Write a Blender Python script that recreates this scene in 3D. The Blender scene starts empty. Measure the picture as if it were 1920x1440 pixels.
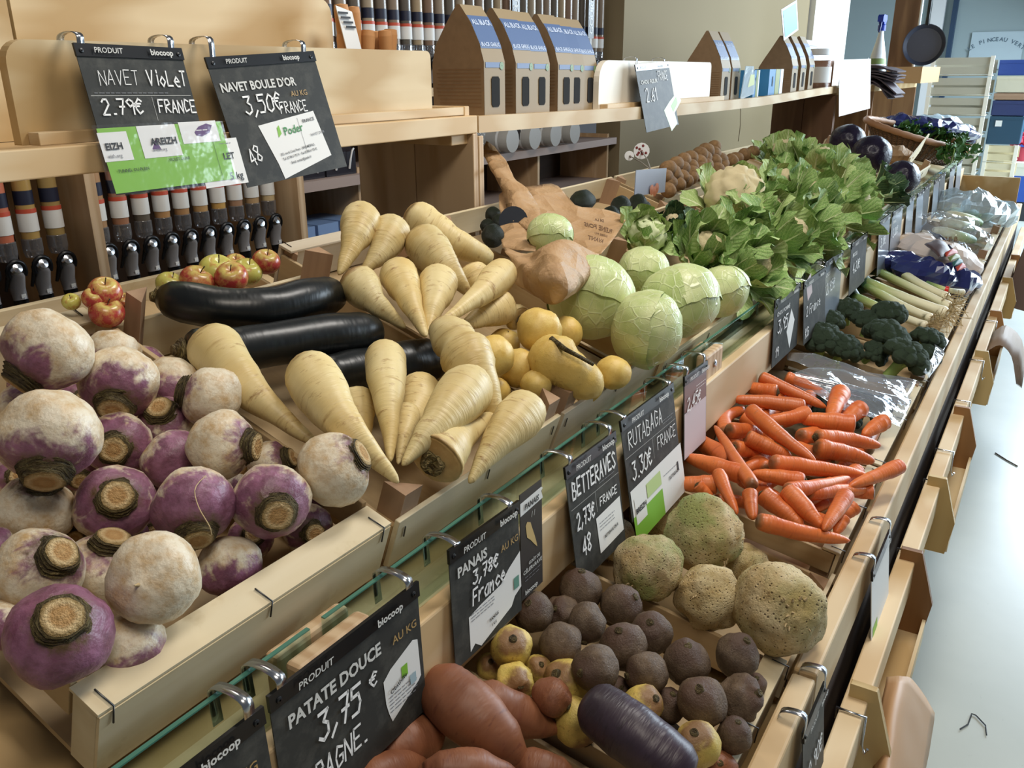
import bpy, bmesh, math, random
from mathutils import Vector as V, Matrix as MX, noise as NZ
rnd = random.Random(7)
S = bpy.context.scene
COL = S.collection
# ---------------------------------------------------------------- camera
FPX = 1614.0
_p, _a, _r = math.radians(19.8), math.radians(31.95), math.radians(-0.4)
CF = V((math.cos(_p) * math.cos(_a), math.cos(_p) * math.sin(_a), -math.sin(_p)))
_R0 = V((math.sin(_a), -math.cos(_a), 0)); _U0 = _R0.cross(CF)
CR = math.cos(_r) * _R0 + math.sin(_r) * _U0
CU = math.cos(_r) * _U0 - math.sin(_r) * _R0
CP = V((0, 0, 1.5))
cam_d = bpy.data.cameras.new('camera'); cam = bpy.data.objects.new('camera', cam_d); COL.objects.link(cam)
cam.matrix_world = MX(((CR.x, CU.x, -CF.x, CP.x), (CR.y, CU.y, -CF.y, CP.y), (CR.z, CU.z, -CF.z, CP.z), (0, 0, 0, 1)))
cam_d.sensor_width = 36; cam_d.lens = FPX / 1920 * 36; cam_d.clip_start = .02; cam_d.clip_end = 200
S.camera = cam
# ---------------------------------------------------------------- light
S.view_settings.view_transform = 'Standard'; S.view_settings.look = 'None'
S.view_settings.exposure = 0.0; S.view_settings.gamma = 1
w = bpy.data.worlds.new('sky'); S.world = w; w.use_nodes = True
w.node_tree.nodes['Background'].inputs[0].default_value = (.80, .88, 1, 1)
w.node_tree.nodes['Background'].inputs[1].default_value = .11


def area(name, loc, target, size, power, col):
    d = bpy.data.lights.new(name, 'AREA'); d.shape = 'RECTANGLE'; d.size, d.size_y = size
    d.energy = power; d.color = col
    o = bpy.data.objects.new(name, d); COL.objects.link(o); o.location = loc
    o.rotation_euler = (V(target) - V(loc)).to_track_quat('-Z', 'Y').to_euler()
    return o


WARM = (1, .90, .77); COOL = (.74, .88, 1)
area('ceiling_lamp_near', (.1, -.35, 3.0), (.75, .75, 1), (.9, .5), 19, WARM)
area('ceiling_lamp_middle', (1.9, .1, 3.0), (2.1, .7, 1), (.9, .5), 34, (1, .95, .88))
area('ceiling_lamp_back', (1.4, 1.9, 3.0), (1.6, 1.9, 1), (.6, .3), 9, WARM)
area('shop_window_light', (7.2, -2.6, 2.0), (4.6, .6, .8), (3.5, 2.4), 280, COOL)
area('street_door_light', (9.8, -1.0, 2.7), (8.4, .4, .6), (2.2, 1.8), 330, COOL)


# ---------------------------------------------------------------- places
def ray(u, v):
    return CF + (u - 960) / FPX * CR - (v - 720) / FPX * CU


def at_y(u, v, y): k = ray(u, v); return CP + k * (y / k.y)
def at_z(u, v, z): k = ray(u, v); return CP + k * ((z - 1.5) / k.z)
def at_x(u, v, x): k = ray(u, v); return CP + k * (x / k.x)


TU, TL = math.tan(math.radians(19)), math.tan(math.radians(10))


def _plane(u, v, y0, z0, t):
    k = ray(u, v); return CP + k * ((z0 - 1.5 - y0 * t) / (k.z - t * k.y))


def up(u, v, h=0): return _plane(u, v, .56, 1.03 + h, TU)     # point above the upper, steeper row of crates
def lo(u, v, h=0): return _plane(u, v, .20, .74 + h, TL)      # point above the lower row of crates
def depth(p): return (p - CP).dot(CF)
def px(p, r): return r * depth(p) / FPX                       # length seen as r pixels at p


# ---------------------------------------------------------------- mesh building
class MB:
    def __init__(s): s.v, s.f, s.m, s.uv, s.sm = [], [], [], [], []

    def add(s, vs, fs, mi=0, uvs=None, smooth=False):
        b = len(s.v); s.v.extend(V(p) for p in vs)
        for i, f in enumerate(fs):
            s.f.append([b + k for k in f]); s.m.append(mi); s.sm.append(smooth)
            s.uv.append([uvs[k] for k in f] if uvs else [(0, 0)] * len(f))
        return s

    def box(s, x0, x1, y0, y1, z0, z1, mi=0, M=None):
        vs = [V((x, y, z)) for x in (x0, x1) for y in (y0, y1) for z in (z0, z1)]
        if M is not None: vs = [M @ p for p in vs]
        return s.add(vs, [(0, 1, 3, 2), (4, 6, 7, 5), (0, 4, 5, 1), (2, 3, 7, 6), (0, 2, 6, 4), (1, 5, 7, 3)], mi)

    def beam(s, p, q, w, h, upv=(0, 0, 1), mi=0):
        p, q = V(p), V(q); d = (q - p).normalized(); a = d.cross(V(upv)).normalized(); b = a.cross(d)
        vs = [e + a * (sx * w / 2) + b * (sz * h / 2) for e in (p, q) for sx in (-1, 1) for sz in (-1, 1)]
        return s.add(vs, [(0, 1, 3, 2), (4, 6, 7, 5), (0, 4, 5, 1), (2, 3, 7, 6), (0, 2, 6, 4), (1, 5, 7, 3)], mi)

    def prism(s, poly, fr, d, mi=0, mi2=None):
        """poly of (a, b) in the frame fr = (origin, A, B); pushed d along A x B"""
        o, A, B = V(fr[0]), V(fr[1]), V(fr[2]); n = A.cross(B).normalized() * d; k = len(poly)
        vs = [o + A * a + B * b for a, b in poly]; vs += [p + n for p in vs]
        s.add(vs, [list(range(k))[::-1], [k + i for i in range(k)]], mi)
        s.add(vs, [(i, (i + 1) % k, k + (i + 1) % k, k + i) for i in range(k)], mi if mi2 is None else mi2)
        return s

    def tube(s, pts, rad, n=10, mi=0, cap=True, flat=1.0, refv=None):
        pts = [V(p) for p in pts]; k = len(pts)
        if not isinstance(rad, (list, tuple)): rad = [rad] * k
        vs = []; ref = V(refv) if refv else V((.31, .2, .93))
        for i, p in enumerate(pts):
            d = (pts[min(i + 1, k - 1)] - pts[max(i - 1, 0)]).normalized()
            a = d.cross(ref)
            if a.length < 1e-4: a = d.cross(V((1, 0, 0)))
            a.normalize(); b = d.cross(a)
            for j in range(n):
                t = 2 * math.pi * j / n
                vs.append(p + a * (math.cos(t) * rad[i]) + b * (math.sin(t) * rad[i] * flat))
        fs = [(i * n + j, i * n + (j + 1) % n, (i + 1) * n + (j + 1) % n, (i + 1) * n + j) for i in range(k - 1) for j in range(n)]
        s.add(vs, fs, mi, None, True)
        if cap: s.add(vs[:n], [list(range(n))[::-1]], mi); s.add(vs[-n:], [list(range(n))], mi)
        return s

    def lathe(s, prof, n=20, M=None, mi=0, fn=None, mis=None):
        vs = []; k = len(prof)
        for r, z in prof:
            for j in range(n):
                t = 2 * math.pi * j / n; q = V((r * math.cos(t), r * math.sin(t), z))
                if fn: q = fn(q)
                vs.append(M @ q if M is not None else q)
        for i in range(k - 1):
            s.add([vs[i * n + j] for j in range(n)] + [vs[(i + 1) * n + j] for j in range(n)],
                  [(j, (j + 1) % n, n + (j + 1) % n, n + j) for j in range(n)], mis[i] if mis else mi, None, True)
        return s

    def grid(s, fn, nu, nv, mi=0, smooth=True):
        vs, uv = [], []
        for i in range(nu + 1):
            for j in range(nv + 1):
                vs.append(V(fn(i / nu, j / nv))); uv.append((i / nu, j / nv))
        W = nv + 1
        return s.add(vs, [(i * W + j, (i + 1) * W + j, (i + 1) * W + j + 1, i * W + j + 1) for i in range(nu) for j in range(nv)], mi, uv, smooth)

    def build(s, name, mats, parent=None, M=None, weld=False, bevel=0, solid=0, sub=0):
        me = bpy.data.meshes.new(name)
        me.from_pydata([p[:] for p in s.v], [], s.f)
        for m in (mats if isinstance(mats, (list, tuple)) else [mats]): me.materials.append(m)
        me.polygons.foreach_set('material_index', s.m); me.polygons.foreach_set('use_smooth', s.sm)
        if any(any(c != (0, 0) for c in u) for u in s.uv):
            l = me.uv_layers.new(name='UVMap')
            l.data.foreach_set('uv', [c for u in s.uv for q in u for c in q])
        if weld:
            b = bmesh.new(); b.from_mesh(me); bmesh.ops.remove_doubles(b, verts=b.verts, dist=1e-5)
            bmesh.ops.recalc_face_normals(b, faces=b.faces); b.to_mesh(me); b.free()
        o = bpy.data.objects.new(name, me); COL.objects.link(o)
        if parent is not None: o.parent = parent
        if M is not None: o.matrix_basis = M
        if bevel:
            md = o.modifiers.new('edge', 'BEVEL'); md.width = bevel; md.segments = 2; md.limit_method = 'ANGLE'
        if solid:
            md = o.modifiers.new('thick', 'SOLIDIFY'); md.thickness = solid; md.offset = 0
        if sub:
            md = o.modifiers.new('smooth', 'SUBSURF'); md.levels = md.render_levels = sub
        return o


def tag(o, label=None, cat=None, group=None, kind=None):
    if label: o['label'] = label
    if cat: o['category'] = cat
    if group: o['group'] = group
    if kind: o['kind'] = kind
    return o


def thing(name, label, cat, M=None, group=None):
    o = bpy.data.objects.new(name, None); COL.objects.link(o); o.empty_display_size = .03
    if M is not None: o.matrix_basis = M if isinstance(M, MX) else MX.Translation(V(M))
    return tag(o, label, cat, group)


def copy_tree(o, parent=None):
    c = o.copy(); COL.objects.link(c)
    if parent is not None: c.parent = parent
    for ch in list(o.children): copy_tree(ch, c)
    return c


def frame(loc, z, x=None, s=1.0):
    """matrix with local z along z"""
    z = V(z).normalized(); x = V(x) if x is not None else V((.37, .61, .7))
    y = z.cross(x)
    if y.length < 1e-4: y = z.cross(V((0, 1, .2)))
    y.normalize(); x = y.cross(z)
    return MX.Translation(V(loc)) @ MX((x * s, y * s, z * s)).transposed().to_4x4()


# ---------------------------------------------------------------- materials
class NT:
    def __init__(s, name):
        s.m = bpy.data.materials.new(name); s.m.use_nodes = True; s.t = s.m.node_tree; s.b = s.t.nodes['Principled BSDF']
        s._c = None

    def n(s, typ, **kw):
        o = s.t.nodes.new('ShaderNode' + typ)
        for k, val in kw.items():
            if k.startswith('_'): setattr(o, k[1:], val)
            else: s.set(o, k, val)
        return o

    def set(s, o, k, val):
        i = o.inputs[int(k[1:])] if k[0] == 'i' and k[1:].isdigit() else o.inputs[k.replace('__', ' ')]
        if isinstance(val, bpy.types.NodeSocket): s.t.links.new(val, i)
        else:
            if isinstance(val, tuple) and len(val) == 3 and i.type == 'RGBA': val = val + (1,)
            i.default_value = val

    def co(s, scale=(1, 1, 1), kind='Object', rand=True):
        c = s.n('TexCoord').outputs[kind]
        mp = s.n('Mapping', Vector=c, Scale=scale)
        if rand:
            r = s.n('ObjectInfo').outputs['Random']
            mp.inputs['Location'].default_value = (0, 0, 0)
            sc = s.n('VectorMath', _operation='SCALE', i0=(7.3, 3.1, 5.7)); s.t.links.new(r, sc.inputs['Scale'])
            s.t.links.new(sc.outputs[0], mp.inputs['Location'])
        return mp.outputs[0]

    def noise(s, vec, scale=5., detail=3., rough=.55, dist=0.):
        return s.n('TexNoise', Vector=vec, Scale=scale, Detail=detail, Roughness=rough, Distortion=dist).outputs[0]

    def ramp(s, fac, stops):
        o = s.n('ValToRGB', i0=fac); e = o.color_ramp.elements
        while len(e) < len(stops): e.new(.5)
        for k, (pos, c) in enumerate(stops):
            e[k].position = pos; e[k].color = (c, c, c, 1) if isinstance(c, (int, float)) else tuple(c) + (1,)
        return o.outputs[0]

    def mix(s, fac, a, b, mode='MIX'):
        o = s.n('Mix', _data_type='RGBA', _blend_type=mode)
        s.set(o, 'i0', fac); s.set(o, 'i6', a); s.set(o, 'i7', b)
        return o.outputs[2]

    def math(s, op, a, b=0., c=None):
        o = s.n('Math', _operation=op); s.set(o, 'i0', a); s.set(o, 'i1', b)
        if c is not None: s.set(o, 'i2', c)
        return o.outputs[0]

    def rand(s): return s.n('ObjectInfo').outputs['Random']

    def sep(s, vec): return s.n('SeparateXYZ', i0=vec).outputs

    def bump(s, h, strength=.3, dist=.01):
        s.t.links.new(s.n('Bump', Strength=strength, Distance=dist, Height=h).outputs[0], s.b.inputs['Normal'])

    def out(s, col=None, rough=.5, **kw):
        if col is not None: s.set(s.b, 'Base Color', col)
        s.set(s.b, 'Roughness', rough)
        for k, val in kw.items(): s.set(s.b, k, val)
        return s.m


def hexc(h):
    h = h.lstrip('#'); r = [int(h[i:i + 2], 16) / 255 for i in (0, 2, 4)]
    return tuple(x / 12.92 if x < .04045 else ((x + .055) / 1.055) ** 2.4 for x in r)


MAT = {}


def plain(name, h, rough=.5, **kw):
    n = NT(name); c = hexc(h) if isinstance(h, str) else h
    MAT[name] = n.out(c, rough, **kw); return MAT[name]


def wood(name, a, b, axis=0, rough=.6, fine=60, spots=None, ring=0):
    """grain running along axis (object space)"""
    n = NT(name); sc = [fine * .35] * 3; sc[axis] = 1.2
    v = n.co(tuple(sc)); f = n.noise(v, 1.0, 4, .6, .6)
    sc2 = [7.0] * 3; sc2[axis] = .8
    v2 = n.co(tuple(sc2)); g = n.noise(v2, 1.0, 2, .5, 1.2)
    if ring:
        sc3 = [ring] * 3; sc3[axis] = ring * .12
        wv = n.n('TexWave', Vector=n.co(tuple(sc3)), Scale=1.0, Distortion=5.0, Detail=2.0, Detail__Scale=1.2).outputs[1]
        f = n.mix(.55, f, wv)
    c = n.mix(n.ramp(f, [(.3, 0.), (.7, 1.)]), hexc(a), hexc(b))
    c = n.mix(n.math('MULTIPLY', n.ramp(g, [(.35, 0.), (.75, 1.)]), .5), c, hexc(b))
    hs = n.n('HueSaturation', Color=c); n.set(hs, 'Value', n.math('ADD', n.math('MULTIPLY', n.rand(), .16), .92))
    c = hs.outputs[0]
    if spots:
        sp = n.noise(n.co((9, 9, 9)), 1., 5, .7); c = n.mix(n.ramp(sp, [(.6, 0.), (.74, .7)]), c, hexc(spots))
    n.bump(f, .12, .002)
    MAT[name] = n.out(c, rough); return MAT[name]


pine = wood('pine board', '#dcc6a0', '#c9aa7c', 0, .6, 40, ring=9)
pine_y = wood('pine panel', '#d8bd98', '#bd9c75', 2, .6, 40, ring=14)
pine_d = wood('brown pine panel', '#94704f', '#75543a', 2, .55, 40, ring=10)
ply = wood('pale plywood board', '#dac69e', '#b99a68', 0, .6, 22, ring=7)
slat = wood('poplar slat', '#ded2b4', '#cbb891', 0, .7, 50, '#b9a070')
slat_y = wood('poplar side slat', '#c6b08a', '#a98d64', 1, .7, 50, '#a58a5c')
slat_old = wood('weathered poplar slat', '#d8cdb8', '#b5a488', 0, .75, 50, '#7d7260')
post_w = wood('crate corner post', '#b8997a', '#94755a', 2, .75, 50)
kraft_ply = wood('holder plywood', '#cbb27c', '#b3945c', 2, .5, 26, ring=6)
knotty = wood('knotty pine end', '#a97c4c', '#7d5630', 2, .5, 26, ring=7)
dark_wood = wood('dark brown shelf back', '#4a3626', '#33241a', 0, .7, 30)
steel = plain('bright steel', '#c9ccd0', .22, Metallic=1.0)
wire_m = plain('staple wire', '#4a4a4a', .35, Metallic=.9)
black = plain('black plastic', '#101216', .35)
white_p = plain('white plastic', '#eceeee', .4)
cream = plain('cream paint', '#c9bd9f', .8)
paper_w = plain('white label paper', '#e6e6e2', .6)
ink = plain('black ink', '#1b1b1d', .6)
grey_ink = plain('grey ink', '#85868a', .6)
chalk = plain('white chalk', '#f0f0ee', .8)
print_w = plain('pale print', '#cfcfca', .7)
gold_ink = plain('gold print', '#a98a55', .6)
green_ink = plain('green label ink', '#7fb83a', .5)
purple_ink = plain('purple ink', '#5d3a6e', .5)
blue_ink = plain('blue print', '#4a679b', .6)
n = NT('slate card'); nn = n.noise(n.co((1, 1, 1)), 28, 5, .7)
slate = n.out(n.mix(n.ramp(nn, [(.45, 0.), (.75, 1.)]), hexc('#3a3b39'), hexc('#54544f')), .5, **{'Specular__IOR__Level': .15})
strip_m = plain('black header strip', '#0e0f12', .3)
n = NT('clear glass')
n.t.nodes.remove(n.b)
tr = n.n('BsdfTransparent', Color=(.80, .90, .87)); gl = n.n('BsdfGlossy', Color=(.9, 1, .97), Roughness=.03)
fr = n.math('ADD', n.math('MULTIPLY', n.math('POWER', n.n('LayerWeight', Blend=.5).outputs['Facing'], 3.), .5), .02); mxs = n.n('MixShader', i0=fr, i1=tr.outputs[0], i2=gl.outputs[0])
n.t.links.new(mxs.outputs[0], n.t.nodes['Material Output'].inputs[0]); glass = n.m
glass_edge = plain('green glass edge', '#4d7d6c', .15, **{'Transmission__Weight': .0})


def film(name, tint, gloss=.5, rough=.08, alpha=.75):
    n = NT(name); n.t.nodes.remove(n.b)
    tr = n.n('BsdfTransparent', Color=tint); g = n.n('BsdfGlossy', Color=(1, 1, 1), Roughness=rough)
    d = n.n('BsdfDiffuse', Color=tint); m1 = n.n('MixShader', i0=gloss, i1=d.outputs[0], i2=g.outputs[0])
    f = n.n('LayerWeight', Blend=.35).outputs['Facing']
    a = n.math('ADD', n.math('MULTIPLY', f, 1 - alpha), 1 - alpha)
    m2 = n.n('MixShader', i0=a, i1=tr.outputs[0], i2=m1.outputs[0])
    nz = n.noise(n.co((1, 1, 1)), 18, 3); bp = n.n('Bump', Strength=.6, Distance=.01, Height=nz)
    n.t.links.new(bp.outputs[0], g.inputs['Normal'])
    n.t.links.new(m2.outputs[0], n.t.nodes['Material Output'].inputs[0]); return n.m


cello = film('clear wrapping film', (.93, .96, 1.0), .75, .06, .82)
cover = film('clear card cover', (.97, .97, .98), .9, .22, .95)
wrapf = film('tight wrapping film', (.9, .93, 1.0), .97, .05, .95)
milky = film('milky plastic', (.8, .9, .95), .4, .2, .6)
# ---------------------------------------------------------------- vegetable skins (unit-size meshes, local z = growing axis)
def sm(n, x, a, b): return n.n('MapRange', _interpolation_type='SMOOTHSTEP', i0=x, i1=a, i2=b).outputs[0]


n = NT('turnip skin'); v0 = n.co(rand=False); vr = n.co((1, 1, 1)); z = n.sep(v0)[2]
oc = n.n('ObjectInfo').outputs['Color']; lev = n.n('SeparateColor', i0=oc).outputs[0]
nz = n.noise(vr, 1.6, 3, .6, .6); streak = n.noise(n.co((6, 6, .9)), 1.4, 3, .6)
h = n.math('ADD', z, n.math('MULTIPLY', n.math('SUBTRACT', nz, .5), 1.9))
h = n.math('ADD', h, n.math('MULTIPLY', n.math('SUBTRACT', streak, .5), .5))
pur = sm(n, n.math('ADD', h, n.math('MULTIPLY', n.math('SUBTRACT', lev, .5), 1.6)), .1, .62)
white = n.mix(n.ramp(n.noise(vr, 2.2, 4, .65), [(.42, 0.), (.72, 1.)]), hexc('#e0d5bd'), hexc('#c3a271'))
white = n.mix(n.ramp(n.noise(vr, 9, 4, .7), [(.55, 0.), (.8, .6)]), white, hexc('#a98a5a'))
pc = n.mix(n.ramp(n.noise(vr, 3, 4, .6), [(.35, 0.), (.7, 1.)]), hexc('#64294e'), hexc('#945a80'))
c = n.mix(n.math('MULTIPLY', pur, .92), white, pc)
brown = sm(n, n.math('ADD', z, n.math('MULTIPLY', n.math('SUBTRACT', n.noise(vr, 6, 3), .5), .5)), .62, .92)
c = n.mix(brown, c, hexc('#5d4a2c'))
n.bump(n.noise(vr, 5, 4), .12, .05)
turnip_m = n.out(c, .42)

n = NT('turnip crown bark'); vr = n.co((1, 1, 1)); v3 = n.co((2, 2, 14))
f = n.noise(v3, 1.6, 4, .7, .5)
c = n.ramp(f, [(.28, hexc('#33281a')), (.46, hexc('#6f5c36')), (.58, hexc('#8a7a48')), (.72, hexc('#c2ad7c'))])
n.bump(f, .9, .12); bark_m = n.out(c, .75)
n = NT('cut stalk face'); vr = n.co((1, 1, 1)); x = n.sep(n.co(rand=False))
rr = n.math('POWER', n.math('ADD', n.math('POWER', x[0], 2.), n.math('POWER', x[1], 2.)), .5)
c = n.ramp(n.math('ADD', rr, n.math('MULTIPLY', n.noise(vr, 9, 4), .12)), [(.0, hexc('#c9a36c')), (.24, hexc('#b98f58')), (.34, hexc('#d8bd8c')), (.42, hexc('#9c8250')), (.48, hexc('#5f4c2c'))])
n.bump(n.noise(vr, 14, 4), .5, .05); cutface_m = n.out(c, .7)


def root_skin(name, cols, ringcol, spotcol, endcol, tip=None, ringscale=26, rough=.45, e0=.0, e1=.06, coat=0):
    n = NT(name); v0 = n.co(rand=False); z = n.sep(v0)[2]; vr = n.co((1, 1, 1))
    base = n.mix(n.ramp(n.noise(vr, 2.2, 3, .6), [(.35, 0.), (.7, 1.)]), hexc(cols[0]), hexc(cols[1]))
    vs = n.co((2.6, 2.6, ringscale)); ring = n.noise(vs, 1.0, 3, .6, .15)
    base = n.mix(n.ramp(ring, [(.60, 0.), (.72, .55)]), base, hexc(ringcol))
    sp = n.noise(n.co((3, 3, 9)), 2.2, 4, .7)
    base = n.mix(n.ramp(sp, [(.58, 0.), (.72, .85)]), base, hexc(spotcol))
    g = n.math('ADD', z, n.math('MULTIPLY', n.math('SUBTRACT', n.noise(vr, 6, 3), .5), .10))
    base = n.mix(n.math('SUBTRACT', 1., sm(n, g, e0, e1)), base, hexc(endcol))
    hs = n.n('HueSaturation', Color=base); n.set(hs, 'Value', n.math('ADD', n.math('MULTIPLY', n.rand(), .2), .88))
    n.bump(ring, .16, .012)
    return n.out(hs.outputs[0], rough, **({'Coat__Weight': coat, 'Coat__Roughness': .2} if coat else {}))


parsnip_m = root_skin('parsnip skin', ('#e4d29c', '#d2b573'), '#a07a3c', '#946a35', '#a5804a', e0=-.03, e1=.05, ringscale=30)
carrot_m = root_skin('carrot skin', ('#dc7a3e', '#cb622c'), '#a84f22', '#b3683c', '#74563a', e0=-.01, e1=.06, ringscale=22, rough=.4)
sweet_m = root_skin('sweet potato skin', ('#935d3d', '#784931'), '#7c4530', '#6d3b2a', '#8a5538', e0=-.1, e1=-.05, ringscale=8, rough=.5)
radish_m = root_skin('black radish skin', ('#352a33', '#463746'), '#221b22', '#2a2024', '#3a2d2a', e0=-.1, e1=-.05, ringscale=14, rough=.42)
zucch_m = root_skin('dark zucchini skin', ('#0c1011', '#121617'), '#171d1c', '#1c2422', '#3a3018', e0=-.02, e1=.02, ringscale=9, rough=.36, coat=.08)


def round_skin(name, a, b, spot, rough=.5, bump=.15, sc=2.2, spotsc=10, lo_=.6, hi_=.75, top=None):
    n = NT(name); vr = n.co((1, 1, 1)); z = n.sep(n.co(rand=False))[2]
    c = n.mix(n.ramp(n.noise(vr, sc, 4, .6), [(.35, 0.), (.7, 1.)]), hexc(a), hexc(b))
    c = n.mix(n.ramp(n.noise(vr, spotsc, 5, .7), [(lo_, 0.), (hi_, .85)]), c, hexc(spot))
    if top: c = n.mix(sm(n, n.math('ADD', z, n.math('MULTIPLY', n.noise(vr, 3, 3), .5)), .75, 1.15), c, hexc(top))
    hs = n.n('HueSaturation', Color=c); n.set(hs, 'Value', n.math('ADD', n.math('MULTIPLY', n.rand(), .22), .88))
    n.bump(n.noise(vr, spotsc * 1.5, 5, .65), bump, .06)
    return n.out(hs.outputs[0], rough)


beet_m = round_skin('beet skin', '#75614c', '#54412f', '#2e231a', .55, .35, 2.5, 7, .58, .74, '#5a4335')
chioggia_m = round_skin('yellow beet skin', '#d8b962', '#c9b45c', '#8f6c3c', .45, .2, 1.6, 4, .56, .7, '#8d6a44')
ruta_m = round_skin('golden turnip skin', '#e6c874', '#d6b158', '#b0843e', .42, .12, 1.8, 9, .6, .76)
kiwi_m = round_skin('kiwi skin', '#8a6a42', '#6d4f2f', '#553c22', .75, .3, 2, 14, .55, .7)
avo_m = round_skin('avocado skin', '#27351f', '#1c2818', '#3d4a2c', .5, .8, 3, 16, .55, .7)
apple_m = round_skin('apple skin', '#b0403a', '#a03034', '#cf9a58', .25, .02, 1.1, 2.2, .46, .66, '#cfc06a')
apple_y = round_skin('yellow apple skin', '#c9c46a', '#bdb556', '#b5533c', .25, .02, 1.1, 1.8, .52, .72)
redcab_m = round_skin('red cabbage leaf', '#1c1426', '#272036', '#0d0a13', .16, .2, 2, 4, .6, .75)

n = NT('celeriac skin'); vr = n.co((1, 1, 1)); z = n.sep(n.co(rand=False))[2]
lev = n.n('SeparateColor', i0=n.n('ObjectInfo').outputs['Color']).outputs[0]
c = n.mix(n.ramp(n.noise(vr, 1.5, 4, .6), [(.38, 0.), (.66, 1.)]), hexc('#e3cea0'), hexc('#c8aa72'))
gm = n.math('MULTIPLY', n.ramp(n.noise(vr, .9, 3), [(.38, 0.), (.58, 1.)]), lev)
c = n.mix(gm, c, hexc('#98a05a'))
vo = n.n('TexVoronoi', Vector=n.co((1, 1, 1.15)), Scale=9.5).outputs[0]
c = n.mix(n.ramp(vo, [(.12, .95), (.24, 0.)]), c, hexc('#5a4427'))
c = n.mix(n.ramp(n.noise(vr, 5, 5, .75), [(.56, 0.), (.72, .8)]), c, hexc('#8a6636'))
hb = n.math('ADD', n.ramp(vo, [(.08, 0.), (.3, 1.)]), n.noise(vr, 12, 5, .7)); n.bump(hb, .55, .05)
celeriac_m = n.out(c, .7)

n = NT('cabbage leaf'); v0 = n.co(rand=False); vr = n.co((1, 1, 1))
c = n.mix(n.ramp(n.noise(vr, 1.3, 3), [(.35, 0.), (.7, 1.)]), hexc('#d3dba2'), hexc('#b3c57c'))
ve = n.n('TexVoronoi', Vector=n.co((1.1, 1.1, .55)), Scale=3.2, _feature='DISTANCE_TO_EDGE').outputs[0]
fine = n.n('TexVoronoi', Vector=n.co((1, 1, .8)), Scale=11., _feature='DISTANCE_TO_EDGE').outputs[0]
vein = n.math('MAXIMUM', n.ramp(ve, [(.0, .5), (.06, 0.)]), n.ramp(fine, [(.0, .12), (.05, 0.)]))
c = n.mix(vein, c, hexc('#dbe2b8'))
n.bump(vein, .25, .02)
cabbage_m = n.out(c, .36)


def leaf_mat(name, dark, light, rib, rough=.62):
    n = NT(name); uv = n.n('TexCoord').outputs['UV']; q = n.sep(uv); vr = n.co((1, 1, 1))
    d = n.math('ABSOLUTE', n.math('SUBTRACT', q[1], .5))
    ribm = n.math('SUBTRACT', 1., sm(n, n.math('ADD', d, n.math('MULTIPLY', q[0], .05)), .045, .085))
    c = n.mix(n.ramp(n.noise(vr, 26, 3), [(.3, 0.), (.7, 1.)]), hexc(dark), hexc(light))
    side = n.math('SINE', n.math('MULTIPLY', n.math('ADD', n.math('MULTIPLY', q[0], 1.), n.math('MULTIPLY', d, -.9)), 46.))
    c = n.mix(n.math('MULTIPLY', n.ramp(side, [(.86, 0.), (1., 1.)]), .45), c, hexc(rib))
    c = n.mix(n.math('MULTIPLY', n.math('SUBTRACT', 1., sm(n, q[0], 0., .34)), .7), c, hexc(rib))
    c = n.mix(ribm, c, hexc(rib))
    n.bump(side, .2, .004)
    return n.out(c, rough, **{'Transmission__Weight': 0.})


leaf_m = leaf_mat('cauliflower leaf', '#638846', '#9cb86c', '#c6d09c')
leaf_pale = leaf_mat('pale cauliflower leaf', '#8caa60', '#b4c584', '#dbe0b8')
leaf_dark = leaf_mat('kale leaf', '#223e25', '#3a5a34', '#6f8a55')
parsley_m = plain('parsley leaf', '#3f6b2c', .5)
n = NT('cauliflower curd'); vr = n.co((1, 1, 1)); f = n.noise(vr, 70, 4, .7)
n.bump(f, .6, .01); curd_m = n.out(n.mix(f, hexc('#d9c48e'), hexc('#efe3bd')), .7)
n = NT('broccoli floret'); vr = n.co((1, 1, 1)); f = n.noise(vr, 150, 3, .7)
n.bump(f, 1., .006); brocc_m = n.out(n.ramp(f, [(.3, hexc('#2c3d2b')), (.7, hexc('#4e6749'))]), .75)
broc_stem = plain('broccoli stalk', '#8fa85c', .5)
n = NT('leek skin'); z = n.sep(n.co(rand=False))[2]; vs = n.co((60, 60, 1.5)); f = n.noise(vs, 1., 3)
c = n.ramp(z, [(.0, hexc('#eee6c8')), (.38, hexc('#e4e4bd')), (.66, hexc('#b7c77c')), (.95, hexc('#5f8650'))])
leek_m = n.out(n.mix(n.math('MULTIPLY', n.ramp(f, [(.5, 0.), (.7, 1.)]), .35), c, hexc('#f2edd6')), .38)
leekleaf_m = plain('leek leaf', '#2f5138', .45)
rootlet_m = plain('dry rootlets', '#bda67c', .9)
stalk_m = plain('apple stalk', '#4b3a26', .8)


# ---------------------------------------------------------------- vegetable builders
def lump(p, amp, fr=1.6, sd=0.): return amp * NZ.noise(V((p.x * fr + sd, p.y * fr - sd * .7, p.z * fr + sd * .3)))


def ball_mb(rx, ry, rz, amp, fr, seg=28, rings=18, sd=0., shape=None):
    m = MB(); prof = []
    for i in range(rings + 1):
        t = math.pi * i / rings
        r, zz = math.sin(t), -math.cos(t)
        if shape: r, zz = shape(r, zz)
        prof.append((max(r, 1e-4), zz))

    def fn(q):
        d = 1 + lump(q, amp, fr, sd) + lump(q, amp * .4, fr * 2.7, sd + 9)
        return V((q.x * rx * d, q.y * ry * d, q.z * rz * d))
    return m.lathe(prof, seg, None, 0, fn)


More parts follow.
